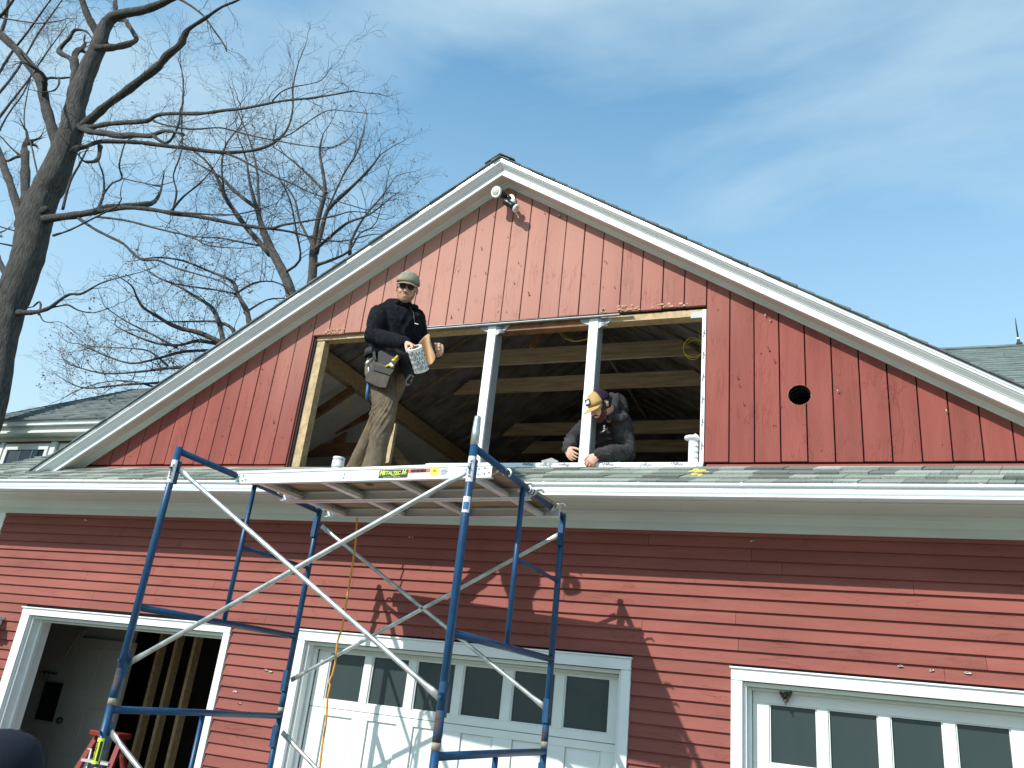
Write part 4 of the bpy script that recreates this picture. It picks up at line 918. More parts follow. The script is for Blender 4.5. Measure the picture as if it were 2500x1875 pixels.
# ================================================================== PEOPLE
def hand(mb, wrist, d, nrm, s, curl=(.6, .7, .8, .9), spread=.12, size=1., thumb=(.55, .45), tcurl=.5):
    """palm + four unequal fingers + thumb. d: towards finger tips, nrm: palm side, s: thumb side"""
    d = Vector(d).normalized(); nrm = Vector(nrm); nrm = (nrm-d*nrm.dot(d)).normalized(); sgn = 1 if d.cross(nrm).dot(Vector(s)) > 0 else -1; s = d.cross(nrm).normalized()*sgn
    w_ = Vector(wrist); z = size
    mb.loft([w_-d*.02*z, w_+d*.02*z, w_+d*.055*z, w_+d*.088*z], [(.027*z, .021*z), (.034*z, .018*z), (.041*z, .016*z), (.041*z, .0135*z)], 12, ref=s)
    L_ = (.072, .080, .075, .058); off = (.031, .0105, -.0105, -.030)
    for i in range(4):
        p = w_+d*(.080-.004*abs(i-1.3))*z+s*off[i]*z; a = 0.; c_ = curl[i] if isinstance(curl, (list, tuple)) else curl
        fd = (d+s*spread*(1.5-i)*.35).normalized(); P = [p-fd*.012*z, p]
        for k, fr in enumerate((.44, .31, .25)):
            a += c_*(.75 if k == 0 else 1.15); q = fd*math.cos(a)+nrm*math.sin(a); p = p+q*(L_[i]*fr*z); P.append(p.copy())
        mb.loft(P, [.0102*z, .0098*z, .0092*z, .0085*z, .0072*z], 8)
    p = w_+d*.022*z+s*.026*z+nrm*.006*z; q = (d*thumb[0]+s*thumb[1]+nrm*.35).normalized(); P = [p]; 
    for k, ll in enumerate((.036, .032, .026)):
        p = p+q*ll*z; P.append(p.copy()); q = (q+(d*.5+nrm*.7-s*.55)*tcurl*.6).normalized()
    mb.loft(P, [.014*z, .0125*z, .0105*z, .0085*z], 8)

def headframe(F, tilt=(0, 0, 1)):
    F = Vector(F).normalized(); Uu = Vector(tilt); Uu = (Uu-F*Uu.dot(F)).normalized(); Rr = F.cross(Uu); return F, Uu, Rr
def head(mb, C, F, Uu, Rr, z=1.):
    C = Vector(C); P = lambda f, u, r=0.: C+F*(f*z)+Uu*(u*z)+Rr*(r*z)
    M = (Rr, F, Uu)
    mb.ball(P(-.008, .038), .076*z, .096*z, .088*z, M, 20, 14)             # skull
    mb.ball(P(.030, -.022), .060*z, .060*z, .078*z, M, 18, 12)             # face
    mb.ball(P(.040, -.078), .040*z, .042*z, .036*z, M, 14, 10)             # chin
    mb.ball(P(.012, -.062), .056*z, .046*z, .034*z, M, 14, 10)             # jaw
    for r_ in (-1, 1): mb.ball(P(.062, -.030, .034*r_), .022*z, .020*z, .022*z, M, 10, 8)   # cheekbones
    mb.loft([P(.083, .012), P(.096, -.008), P(.108, -.030)], [(.010*z, .009*z), (.011*z, .011*z), (.016*z, .012*z)], 10, ref=Rr)  # nose
    mb.ball(P(.100, -.034, .011), .008*z, .009*z, .007*z, M, 8, 6); mb.ball(P(.100, -.034, -.011), .008*z, .009*z, .007*z, M, 8, 6)
    mb.loft([P(.078, .024, -.034), P(.090, .026, 0), P(.078, .024, .034)], [.011*z, .010*z, .011*z], 8)       # brow
    mb.loft([P(.080, -.057, -.021), P(.090, -.055, 0), P(.080, -.057, .021)], [.0065*z, .008*z, .0065*z], 8)  # upper lip
    mb.loft([P(.080, -.068, -.017), P(.088, -.068, 0), P(.080, -.068, .017)], [.0060*z, .008*z, .0060*z], 8)  # lower lip
    for r_ in (-1, 1):                                                      # ears
        mb.loft([P(-.006, .020, .076*r_), P(-.016, .002, .083*r_), P(-.008, -.026, .076*r_)], [(.006*z, .014*z), (.007*z, .018*z), (.006*z, .011*z)], 10, ref=Rr)
    return P
def add_parts(P, par, F, Uu, Rr, z=1., mouth=True):
    pass

# ---------------------------------------------------------------- standing man on the planks
PM = thing('person', 'man in a black fleece and olive cap standing on the planks holding a tape roll', 'person', (M1(330, 1560, 4.85).x, 4.7, PT))
Fr = Vector((.72, -.69, 0)); Lf = Vector((.69, .72, 0))
HC = M1(618, 212, 4.86)
F, Uu, Rr = headframe((.46, -.82, -.30), (.05, 0, 1))
pel = M1(478, 850, 4.93); wst = M1(500, 690, 4.93); che = M1(545, 500, 4.94); shl = M1(555, 385, 4.95); nk = M1(598, 330, 4.93)
shR, elR, wrR = M1(405, 395, 4.80), M1(352, 575, 4.70), M1(612, 632, 4.60)
shL, elL, wrL = M1(688, 420, 5.08), M1(720, 640, 5.10), M1(856, 712, 4.86)
hipR, hipL = M1(425, 900, 4.86), M1(520, 900, 5.0)
knR, anR = M1(448, 1195, 4.76), M1(378, 1540, 4.90)
knL, anL = M1(395, 1240, 5.06), M1(262, 1545, 5.02)
anR.z = anL.z = PT+.10
anR = M1(366, 1560, 4.72); anR = knR+(anR-knR)*1.32; anL = M1(240, 1560, 5.12); anL = knL+(anL-knL)*1.30
anR.z = max(anR.z, PT+.09); anL.z = max(anL.z, PT+.09)
bd = MB()
P1 = head(bd, HC, F, Uu, Rr)
bd.loft([HC+Uu*-.05-F*.01, nk, shl+Vector((0, 0, -.02))], [(.052, .056), (.056, .058), (.08, .07)], 14, ref=Lf)
bd.loft([shl, che, wst, pel], [(.15, .08), (.14, .10), (.125, .09), (.145, .10)], 16, ref=Lf)
for a, b_, c_ in ((shR, elR, wrR), (shL, elL, wrL)): bd.loft([a, a.lerp(b_, .5), b_, b_.lerp(c_, .4), c_], [.048, .046, .038, .036, .027], 12)
for a, b_, c_ in ((hipR, knR, anR), (hipL, knL, anL)): bd.loft([a, a.lerp(b_, .5), b_, b_.lerp(c_, .35), c_], [.078, .070, .052, .052, .036], 12)
dR = (M1(700, 655, 4.58)-wrR).normalized()
hand(bd, wrR+dR*.01, (dR+Vector((0, 0, -.15))), Vector((.1, -.05, -1)), Vector((.2, -1, .1)), curl=(.75, .8, .85, .9), thumb=(.6, .4), tcurl=.8, size=1.0)
dL = (M1(900, 672, 4.78)-wrL).normalized()
hand(bd, wrL, dL, Vector((-.35, -.8, -.1)), Vector((0, -.1, 1)), curl=(1.15, 1.2, 1.2, 1.2), thumb=(.75, .2), tcurl=.9, size=1.05)
baked('body', bd, 'skin', PM, voxel=.0048, smooth=3)
# fleece pullover: torso, sleeves, hood
jk = MB()
jk.loft([shl+Vector((0, 0, .02)), che+Vector((0, 0, .08)), che, wst, M1(480, 790, 4.93)], [(.145, .085), (.192, .128), (.190, .138), (.178, .132), (.172, .125)], 20, ref=Lf)
for a, b_, c_, r_ in ((shR, elR, wrR, 1.), (shL, elL, wrL, 1.)): jk.loft([a+Vector((0, 0, -.015)), a.lerp(b_, .5), b_, b_.lerp(c_, .5), b_.lerp(c_, .97)], [.074, .074, .066, .058, .045], 14)
jk.loft([shl+Lf*-.13+Vector((0, 0, -.025)), shl+Vector((0, 0, .03)), shl+Lf*.13+Vector((0, 0, -.025))], [.05, .065, .05], 12)
baked('fleece', jk, 'fleece', PM, voxel=.007, smooth=4, disp=.014, dscale=.10, folds=(.012, 55))
hd_ = MB()
for t0 in range(11):
    t = -2.7+t0*.50; q = nk+Vector((0, 0, -.015))+Lf*(.083*math.cos(t))+Fr*(.078*math.sin(t)-.01)+Vector((0, 0, -.035*math.sin(t)+.018))
    hd_.ball(q, .034, .034, .026, n=10, m_=7)
hd_.loft([nk-Fr*.10+Vector((0, 0, .01)), nk-Fr*.13+Vector((0, 0, -.05)), nk-Fr*.11+Vector((0, 0, -.10))], [(.10, .035), (.11, .045), (.08, .03)], 12, ref=Lf)
baked('hood', hd_, 'fleece', PM, voxel=.007, smooth=5, disp=.012, dscale=.04)
cl = MB(); q = M1(694, 408, 4.80); cl.prism([(-.028, .022), (.02, .012), (.036, -.016), (.006, -.012), (-.02, -.002)], lambda a, b_: q+Vector((a, -.004, b_)), lambda a, b_: q+Vector((a, .012, b_))); obj('collar_flap', cl, 'fleece', PM, bevel=.003)
zp = MB(); zp.tube([M1(640, 350, 4.815), M1(668, 395, 4.805), M1(676, 450, 4.80), M1(684, 510, 4.80)], .002, 6); obj('zipper', zp, 'black_plastic', PM, smooth=True)
mb = MB(); mb.obox(M1(692, 480, 4.79), Vector((1, .55, -.15)).normalized()*.014, (0, .001, 0), (0, 0, .003)); obj('chest_tag', mb, 'label_white', PM)
# trousers
tr = MB()
tr.loft([M1(475, 740, 4.93), M1(468, 830, 4.93), M1(460, 900, 4.93)], [(.150, .115), (.168, .128), (.160, .120)], 18, ref=Lf)
tr.loft([hipR+Vector((0, 0, .04)), hipR.lerp(knR, .45), knR, knR.lerp(anR, .45), anR+(anR-knR).normalized()*.05], [.105, .097, .080, .071, .074], 16)
tr.loft([hipL+Vector((0, 0, .04)), hipL.lerp(knL, .45), knL, knL.lerp(anL, .45), anL+(anL-knL).normalized()*.05], [.105, .095, .078, .068, .068], 16)
baked('trousers', tr, 'work_trousers', PM, voxel=.007, smooth=4, disp=.016, dscale=.13, folds=(.011, 66))
sm_ = MB(); sm_.tube([M1(452, 1010, 4.752), M1(448, 1120, 4.722), M1(438, 1230, 4.72), M1(402, 1380, 4.765), M1(372, 1500, 4.80)], .0022, 5); obj('seam', sm_, 'brown_leather', PM, smooth=True)
for a in (anR, anL):
    bt = MB(); bt.loft([a+Vector((0, 0, -.02)), Vector((a.x, a.y, PT+.045))+Fr*.01, Vector((a.x, a.y, PT+.042))+Fr*.12, Vector((a.x, a.y, PT+.036))+Fr*.18], [.05, (.05, .042), (.05, .036), (.042, .028)], 12, ref=Lf); baked('boot', bt, 'boot_leather', PM, voxel=.008, smooth=2)
# cap, sunglasses, beard, teeth
def cap(C, F, Uu, Rr, front, back, par, z=1., lift=.052, brim_mat=None, brim_down=.10, blen=.075):
    P = lambda f, u, r=0.: C+F*(f*z)+Uu*(u*z)+Rr*(r*z)
    n, m_ = 28, 8
    for nm, mat_, sel in (('cap_front', front, lambda t: math.cos(t) > .25), ('cap_back', back, lambda t: math.cos(t) <= .25)):
        mb = MB(); V = []
        for i in range(m_+1):
            a = i/m_*math.pi/2
            for k in range(n):
                t = 2*math.pi*k/n; rr = math.cos(a)**.85
                V.append(P(-.004+.103*rr*math.cos(t), lift+.092*math.sin(a), .086*rr*math.sin(t)))
        Fc = [(i*n+k, i*n+(k+1) % n, (i+1)*n+(k+1) % n, (i+1)*n+k) for i in range(m_) for k in range(n) if sel(2*math.pi*(k+.5)/n)]
        mb.add(V, Fc); o = obj(nm, mb, mat_, par, smooth=True); so_ = o.modifiers.new('t', 'SOLIDIFY'); so_.thickness = .004
    mb = MB(); V = []; nb = 15
    for j in range(5):
        f_ = j/4
        for k in range(nb):
            t = -1.15+2.3*k/(nb-1); r0_ = (.097*math.cos(t)); e = f_*blen*(math.cos(t*.95)**.7 if abs(t) < 1.5 else 0)
            V.append(P(r0_+e, lift-.002-brim_down*e*1.0-.018*(math.sin(t)**2), (.085+.004*f_)*math.sin(t)))
    mb.add(V, [(j*nb+k, j*nb+k+1, (j+1)*nb+k+1, (j+1)*nb+k) for j in range(4) for k in range(nb-1)]); o = obj('cap_brim', mb, brim_mat or front, par, smooth=True); so_ = o.modifiers.new('t', 'SOLIDIFY'); so_.thickness = .004
    for q_ in range(6):
        t = q_*math.pi/3+math.pi/6*0; mb = MB(); mb.tube([P(-.004+.1055*math.cos(a)**.85*math.cos(t), lift+.0935*math.sin(a), .0885*math.cos(a)**.85*math.sin(t)) for a in [i/8*math.pi/2*.98 for i in range(9)]], .0013, 5); obj('cap_seam', mb, back, par, smooth=True)
    mb = MB(); mb.ball(P(-.004, lift+.094), .008*z, .008*z, .005*z); obj('cap_button', mb, back, par, smooth=True)
    return P
def glasses(P, F, Uu, Rr, par):
    for r_ in (-1, 1):
        mb = MB(); mb.prism([(.007, .017), (.052, .018), (.058, .010), (.053, -.014), (.040, -.022), (.020, -.021), (.009, -.010)], lambda a, b_: P(.096-.20*a*a*3, b_+.006, a*r_), lambda a, b_: P(.101-.20*a*a*3, b_+.006, a*r_)); obj('sunglass_lens', mb, 'black_plastic', par, bevel=.0015)
        mb = MB(); mb.tube([P(.090, .018, .057*r_), P(.04, .016, .077*r_), P(-.02, .008, .081*r_)], .003, 6); obj('temple_arm', mb, 'black_plastic', par)
    mb = MB(); mb.tube([P(.1, .012, -.012), P(.104, .014, 0), P(.1, .012, .012)], .003, 6); obj('glasses_bridge', mb, 'black_plastic', par)
def beard(P, F, Uu, Rr, par, mat_, thick=1., name='beard'):
    mb = MB(); M = (Rr, F, Uu)
    for t in range(-7, 8):
        a = t/7*1.35
        q = P(.012+.064*math.cos(a), -.078-.016*math.cos(a)*thick+.030*abs(math.sin(a))**3, .058*math.sin(a)); mb.ball(q, .013*thick, .013*thick, .022*thick, M, 8, 6)
        if abs(t) > 2: mb.ball(P(.006+.058*math.cos(a), -.048+.020*abs(math.sin(a)), .063*math.sin(a)), .010*thick, .014, .024, M, 8, 6)
    mb.loft([P(.082, -.055, -.024), P(.0975, -.0455, 0), P(.082, -.055, .024)], [.0055, .0058, .0055], 8)
    baked(name, mb, mat_, par, voxel=.0045, smooth=2, disp=.006, dscale=.012)
cap(HC, F, Uu, Rr, 'olive_cap', 'olive_cap', PM, lift=.044, blen=.055, brim_down=.35)
glasses(P1, F, Uu, Rr, PM)
beard(P1, F, Uu, Rr, PM, 'blond_beard', .82)
mb = MB(); mb.loft([P1(.086, -.0615, -.016), P1(.0935, -.062, 0), P1(.086, -.0615, .016)], [.0028, .0038, .0028], 6); obj('teeth', mb, 'teeth', PM, smooth=True)
# tool belt
BT = 'tool_belt'
mb = MB(); n = 30; c0 = M1(478, 752, 4.93)
V = []
for k in range(n):
    t = 2*math.pi*k/n; q = Lf*(.180*math.cos(t))+Fr*(.142*math.sin(t))
    for h_ in (-.028, .028): V.append(c0+q+Vector((0, 0, h_)))
mb.add(V, [(2*k, (2*k+2) % (2*n), (2*k+3) % (2*n), 2*k+1) for k in range(n)]); TB = obj('tool_belt', mb, 'black_nylon', PM, smooth=True); so_ = TB.modifiers.new('t', 'SOLIDIFY'); so_.thickness = .008
def pouch(poly, y0, y1, mat_, nm, jig=.0):
    mb = MB(); mb.prism(poly, lambda a, b_: M1(a, b_, y0), lambda a, b_: M1(a, b_, y1)); o = obj(nm, mb, mat_, TB, bevel=.008, bseg=3); return o
def addpart(o): return o
pouch([(392, 705), (405, 690), (470, 680), (565, 722), (572, 742), (528, 800), (520, 830), (470, 860), (388, 808)], 4.70, 4.80, 'black_nylon', 'upper_pouch')
pouch([(352, 775), (385, 778), (520, 828), (490, 880), (455, 982), (400, 978), (296, 930), (294, 905)], 4.66, 4.77, 'brown_leather', 'lower_pouch')
pouch([(362, 800), (520, 840), (486, 884), (355, 842)], 4.65, 4.66, 'black_nylon', 'pouch_lip')
pouch([(560, 740), (600, 742), (690, 880), (668, 905), (655, 940), (640, 962), (605, 978), (600, 900), (556, 800)], 4.80, 4.93, 'black_nylon', 'side_pouch')
pouch([(350, 700), (372, 690), (384, 775), (350, 752)], 4.72, 4.80, 'black_nylon', 'belt_loop')
mb = MB(); mb.tube([M1(318, 930, 4.72), M1(312, 1000, 4.72), M1(305, 1072, 4.72)], [.010, .0145, .013], 10); obj('hammer_grip', mb, 'blue_grip', TB, smooth=True)
mb = MB(); mb.tube([M1(300, 800, 4.68), M1(312, 785, 4.68), M1(345, 758, 4.70)], [.012, .016, .012], 10); mb.tube([M1(322, 770, 4.69), M1(318, 930, 4.71)], .007, 8); obj('hammer_head', mb, 'galvanised', TB, smooth=True)
mb = MB(); mb.tube([M1(505, 768, 4.66), M1(530, 762, 4.66)], .012, 10); mb.tube([M1(520, 758, 4.665), M1(548, 730, 4.665)], .0085, 10); obj('yellow_tool', mb, 'yellow', TB, smooth=True)
mb = MB(); mb.tube([M1(455, 815, 4.655), M1(480, 800, 4.65), M1(500, 820, 4.655)], .007, 8); obj('tape_measure', mb, 'yellow', TB, smooth=True)
mb = MB(); mb.prism([(470, 800), (494, 782), (512, 806), (500, 812), (492, 797), (478, 806)], lambda a, b_: M1(a, b_, 4.648), lambda a, b_: M1(a, b_, 4.652)); obj('speed_square', mb, 'galvanised', TB)
mb = MB(); mb.tube([M1(462, 690, 4.72), M1(474, 672, 4.72), M1(486, 684, 4.72)], .008, 8); obj('red_pencil', mb, 'orange_red', TB, smooth=True)
mb = MB(); mb.box(-.5, .5, -.5, .5, -.5, .5)

# ---------------------------------------------------------------- man working inside the opening
def M2(x, y, Y): return U(1300+x/4.8087, 900+y/4.8087, Y)
PW = thing('person', 'bearded man in a dark hoodie and mustard cap leaning over the taped sill', 'person', (M2(900, 1100, 6.45).x, 6.45, 1.42))
H2c = M2(795, 430, 5.93)
F, Uu, Rr = headframe((-.52, -.50, -.62), (-.10, -.25, 1))
nk2 = M2(925, 500, 6.12); sh2 = M2(930, 600, 6.24); ch2 = M2(880, 800, 6.36); pl2 = M2(905, 1080, 6.50)
aL = Vector((.95, -.25, 0)).normalized()
sA, eA, wA = M2(1060, 640, 6.16), M2(1115, 985, 6.20), M2(768, 1008, 5.93)
sB, eB, wB = M2(700, 640, 6.32), M2(475, 830, 6.26), M2(408, 945, 6.12)
bd = MB(); P2 = head(bd, H2c, F, Uu, Rr)
bd.loft([H2c-Uu*.04-F*.03, nk2, sh2], [(.052, .056), (.058, .06), (.08, .07)], 14, ref=aL)
pl3 = Vector((pl2.x, 6.52, 1.62))
bd.loft([sh2, ch2, pl2, pl3], [(.15, .09), (.15, .11), (.14, .10), (.15, .11)], 16, ref=aL)
for a, b_, c_ in ((sA, eA, wA), (sB, eB, wB)): bd.loft([a, a.lerp(b_, .5), b_, b_.lerp(c_, .4), c_], [.048, .046, .038, .034, .026], 12)
k1, k2 = pl3+Vector((-.12, -.22, -.10)), pl3+Vector((.16, -.22, -.10))
for q in (k1, k2):
    a2 = Vector((q.x, q.y+.40, 1.48)); q.z = 1.50; q.y = max(q.y, 6.3)
    bd.loft([pl3+Vector((q.x-pl3.x, 0, 0))*.7, q, a2], [.075, .055, .04], 10)
hA = (M2(675, 1100, 5.90)-wA).normalized(); hand(bd, wA, hA, Vector((-.35, .75, -.35)), Vector((-.6, -.1, .6)), curl=(.55, .6, .65, .7), spread=.2, thumb=(.6, .5), tcurl=.5, size=1.0)
hB = (M2(480, 1070, 6.02)-wB).normalized(); hand(bd, wB, hB, Vector((.5, .75, 0)), Vector((.9, -.3, .4)), curl=(.35, .45, .5, .55), spread=.3, thumb=(.7, .55), tcurl=.35, size=1.0)
baked('body', bd, 'skin', PW, voxel=.0048, smooth=3)
jk = MB()
jk.loft([sh2+Vector((0, 0, .03)), sh2.lerp(ch2, .4), ch2, pl2, pl3], [(.17, .10), (.215, .135), (.205, .15), (.185, .14), (.18, .13)], 20, ref=aL)
jk.loft([sA+Vector((-.02, 0, .03)), sA.lerp(eA, .5), eA, eA.lerp(wA, .55), eA.lerp(wA, .97)], [.084, .084, .078, .068, .052], 14)
jk.loft([sB+Vector((.02, 0, .02)), sB.lerp(eB, .5), eB, eB.lerp(wB, .6), eB.lerp(wB, .96)], [.082, .078, .070, .064, .050], 14)
jk.loft([eA.lerp(wA, .86), eA.lerp(wA, .98)], [.044, .040], 12)
baked('hoodie', jk, 'hoodie', PW, voxel=.007, smooth=4, disp=.018, dscale=.09, folds=(.014, 52))
hd_ = MB()
for t0 in range(12):
    t = t0*.52; q = nk2+Vector((0, .0, -.03))+aL*(.105*math.cos(t))+Vector((.02, .095*math.sin(t), -.03*math.cos(t)-.035*(math.sin(t) < 0)))
    hd_.ball(q, .036, .036, .032, n=10, m_=7)
hd_.loft([M2(985, 330, 6.16), M2(1030, 400, 6.20), M2(1070, 480, 6.22)], [(.055, .03), (.075, .045), (.05, .04)], 12)
hd_.loft([M2(930, 310, 6.12), M2(985, 345, 6.10), M2(960, 470, 6.06), M2(900, 580, 6.02)], [.026, .034, .034, .028], 10)
baked('hood', hd_, 'hoodie', PW, voxel=.007, smooth=4, disp=.016, dscale=.045)
tr = MB()
for q in (k1, k2): tr.loft([pl3+Vector((q.x-pl3.x, .02, .02)), q, Vector((q.x, q.y+.42, 1.50))], [.11, .085, .07], 14)
baked('trousers', tr, 'navy_cloth', PW, voxel=.012, smooth=3)
P2c = cap(H2c, F, Uu, Rr, 'mustard_cap', 'purple_mesh', PW, lift=.030, blen=.078, brim_down=.25)
beard(P2, F, Uu, Rr, PW, 'dark_beard', 1.25)
hr = MB(); M = (Rr, F, Uu); hr.ball(P2(-.030, .005), .079, .078, .07, M, 16, 10); 
for r_ in (-1, 1): hr.loft([P2(.012, .02, .074*r_), P2(.014, -.03, .070*r_)], [.012, .012], 8)
baked('hair', hr, 'dark_hair', PW, voxel=.006, smooth=2, disp=.005, dscale=.02)
mb = MB()
for r_ in (-1, 1): mb.tube([P2(.086, .010, .050*r_), P2(.03, .014, .079*r_), P2(-.02, .006, .083*r_)], .0035, 6)
mb.tube([P2(.092, .010, -.05), P2(.104, .012, 0), P2(.092, .010, .05)], .004, 6); obj('glasses', mb, 'black_plastic', PW)
# patch on the cap: dark square with a white half dome shape
pc = P2(.094, .072); ux_, uy_ = Rr, (Uu*.9-F*.35).normalized(); nz_ = ux_.cross(uy_).normalized(); nz_ = nz_ if nz_.dot(F) > 0 else -nz_
mb = MB(); mb.obox(pc+nz_*.002, ux_*.034, uy_*.025, nz_*.002); cpz = obj('cap_patch', mb, 'purple_mesh', PW)
mb = MB(); mb.prism([(-.028, -.013), (.028, -.013), (.028, -.002), (.020, .010), (.006, .016), (-.028, .016)], lambda a, b_: pc+ux_*a+uy_*b_+nz_*.0042, lambda a, b_: pc+ux_*a+uy_*b_+nz_*.0052); obj('patch_emblem', mb, 'label_white', PW)
for q in range(3): text('CARNEY'[::1] if q == 2 else 'III', .020, M2(845, 680+26*q, 6.145)+Vector((0, -.01, 0)), (.75, .1, .5), (-.5, 0, .8), 'label_white', PW, name='chest_lettering')

# ---------------------------------------------------------------- stooping person at the lower left, only the cap shows
Y3 = 1.42
hc3 = U(12, 1862, Y3); PB = thing('person', 'person in a navy cap stooping at the lower left edge of the photo', 'person', (hc3.x+.0, Y3-.25, GZ+.006))
F, Uu, Rr = headframe((-.35, .85, -.10), (.22, -.12, 1))
C3 = hc3-Uu*.065
bd = MB(); head(bd, C3, F, Uu, Rr)
n3 = C3-Uu*.13-F*.04; s3 = n3-Vector((0, 0, .10))-F*.03; p3 = s3+Vector((0, 0, -.42))-F*.28
ft3 = [Vector((p3.x+dx, p3.y+.10, GZ+.09)) for dx in (-.14, .14)]
bd.loft([C3-Uu*.05, n3, s3], [.052, .058, .08], 12); bd.loft([s3, s3.lerp(p3, .5), p3], [(.15, .09), (.14, .10), (.15, .10)], 14, ref=Rr)
for sg, f_ in ((-1, ft3[0]), (1, ft3[1])):
    sh_ = s3+Rr*.18*sg; e_ = sh_+Vector((0, .10, -.27)); w3 = e_+F*.2+Vector((0, 0, -.10)); bd.loft([sh_, e_, w3], [.048, .038, .026], 10)
    hand(bd, w3, F+Vector((0, 0, -.4)), Vector((0, 0, -1)), -Rr*sg, curl=.5)
    kn = p3.lerp(f_, .48)+Vector((0, .14, 0)); bd.loft([p3+Rr*.09*sg, kn+Rr*0, f_], [.078, .052, .036], 10)
baked('body', bd, 'skin', PB, voxel=.0075, smooth=3)
jk = MB(); jk.loft([s3+Vector((0, 0, .02)), s3.lerp(p3, .5), p3], [(.20, .12), (.19, .13), (.17, .12)], 16, ref=Rr)
for sg in (-1, 1):
    sh_ = s3+Rr*.18*sg; e_ = sh_+Vector((0, .10, -.27)); w3 = e_+F*.2+Vector((0, 0, -.10)); jk.loft([sh_, e_, e_.lerp(w3, .9)], [.075, .06, .045], 12)
baked('jacket', jk, 'navy_cloth', PB, voxel=.011, smooth=4, disp=.02, dscale=.08)
tr = MB()
for sg, f_ in ((-1, ft3[0]), (1, ft3[1])):
    kn = p3.lerp(f_, .48)+Vector((0, .14, 0)); tr.loft([p3+Rr*.09*sg, kn, f_], [.11, .08, .07], 12)
    bt = MB(); bt.loft([f_, Vector((f_.x, f_.y, GZ+.05)), Vector((f_.x, f_.y+.18, GZ+.045))], [.05, (.05, .042), (.045, .035)], 10, ref=(1, 0, 0)); baked('boot', bt, 'boot_leather', PB, voxel=.01, smooth=2)
baked('trousers', tr, 'work_trousers', PB, voxel=.012, smooth=3)
cap(C3, F, Uu, Rr, 'navy_cloth', 'navy_cloth', PB, lift=.035, blen=.06)

# ================================================================== TREES
TZ = 2.4578
def polyP(pts, Y0, dY):
    P = []; n = len(pts)
    for i, (x, y, r_) in enumerate(pts):
        f_ = i/max(1, n-1); Y = Y0+dY*f_; p = U(x/TZ, y/TZ, Y); P.append((p, r_/TZ/F_PX*p.dot(fw)**2/p.length*1.04))
    return P
def dist_scale(p): return p.length
def smooth_poly(P, sub=3):
    """Catmull-Rom refinement of (point, radius)"""
    out = []; n = len(P)
    for i in range(n-1):
        p0, p1, p2, p3 = P[max(i-1, 0)], P[i], P[i+1], P[min(i+2, n-1)]
        for k in range(sub):
            t = k/sub; q = .5*((2*p1[0])+(p2[0]-p0[0])*t+(2*p0[0]-5*p1[0]+4*p2[0]-p3[0])*t*t+(3*p1[0]-p0[0]-3*p2[0]+p3[0])*t**3)
            out.append((q, p1[1]+(p2[1]-p1[1])*t))
    out.append(P[-1]); return out
def twig(mb, p, d, ln, r_, depth, rng, nseg=6, leaf=None, droop=0.):
    P = [p.copy()]; R = [r_]; q = p.copy(); kids = []
    for i in range(nseg):
        d = (d+Vector((rng.gauss(0, .24), rng.gauss(0, .24), rng.gauss(0, .24)+.05-droop))).normalized(); q = q+d*(ln/nseg); P.append(q.copy()); R.append(max(.0024, r_*(1-.8*(i+1)/nseg)))
        if depth > 0 and i >= 1 and rng.random() < .8:
            sdv = d.cross(Vector((rng.gauss(0, 1), rng.gauss(0, 1), rng.gauss(0, 1)))).normalized(); kids.append((q.copy(), (d*.75+sdv*.75).normalized(), ln*rng.uniform(.35, .6), R[-1]*.75))
    mb.tube(P, R, 4 if r_ > .006 else 3, cap=False)
    for k in kids: twig(mb, *k, depth-1, rng, max(3, nseg-1), leaf, droop)
    if leaf is not None and rng.random() < .10:
        for _ in range(rng.randint(1, 4)):
            c_ = q+Vector((rng.gauss(0, .05), rng.gauss(0, .05), rng.gauss(0, .05))); a = Vector((rng.gauss(0, 1), rng.gauss(0, 1), rng.gauss(0, 1))).normalized()*.035; b_ = a.orthogonal().normalized()*.02; leaf.add([c_-a, c_+b_, c_+a, c_-b_], [(0, 1, 2, 3)])
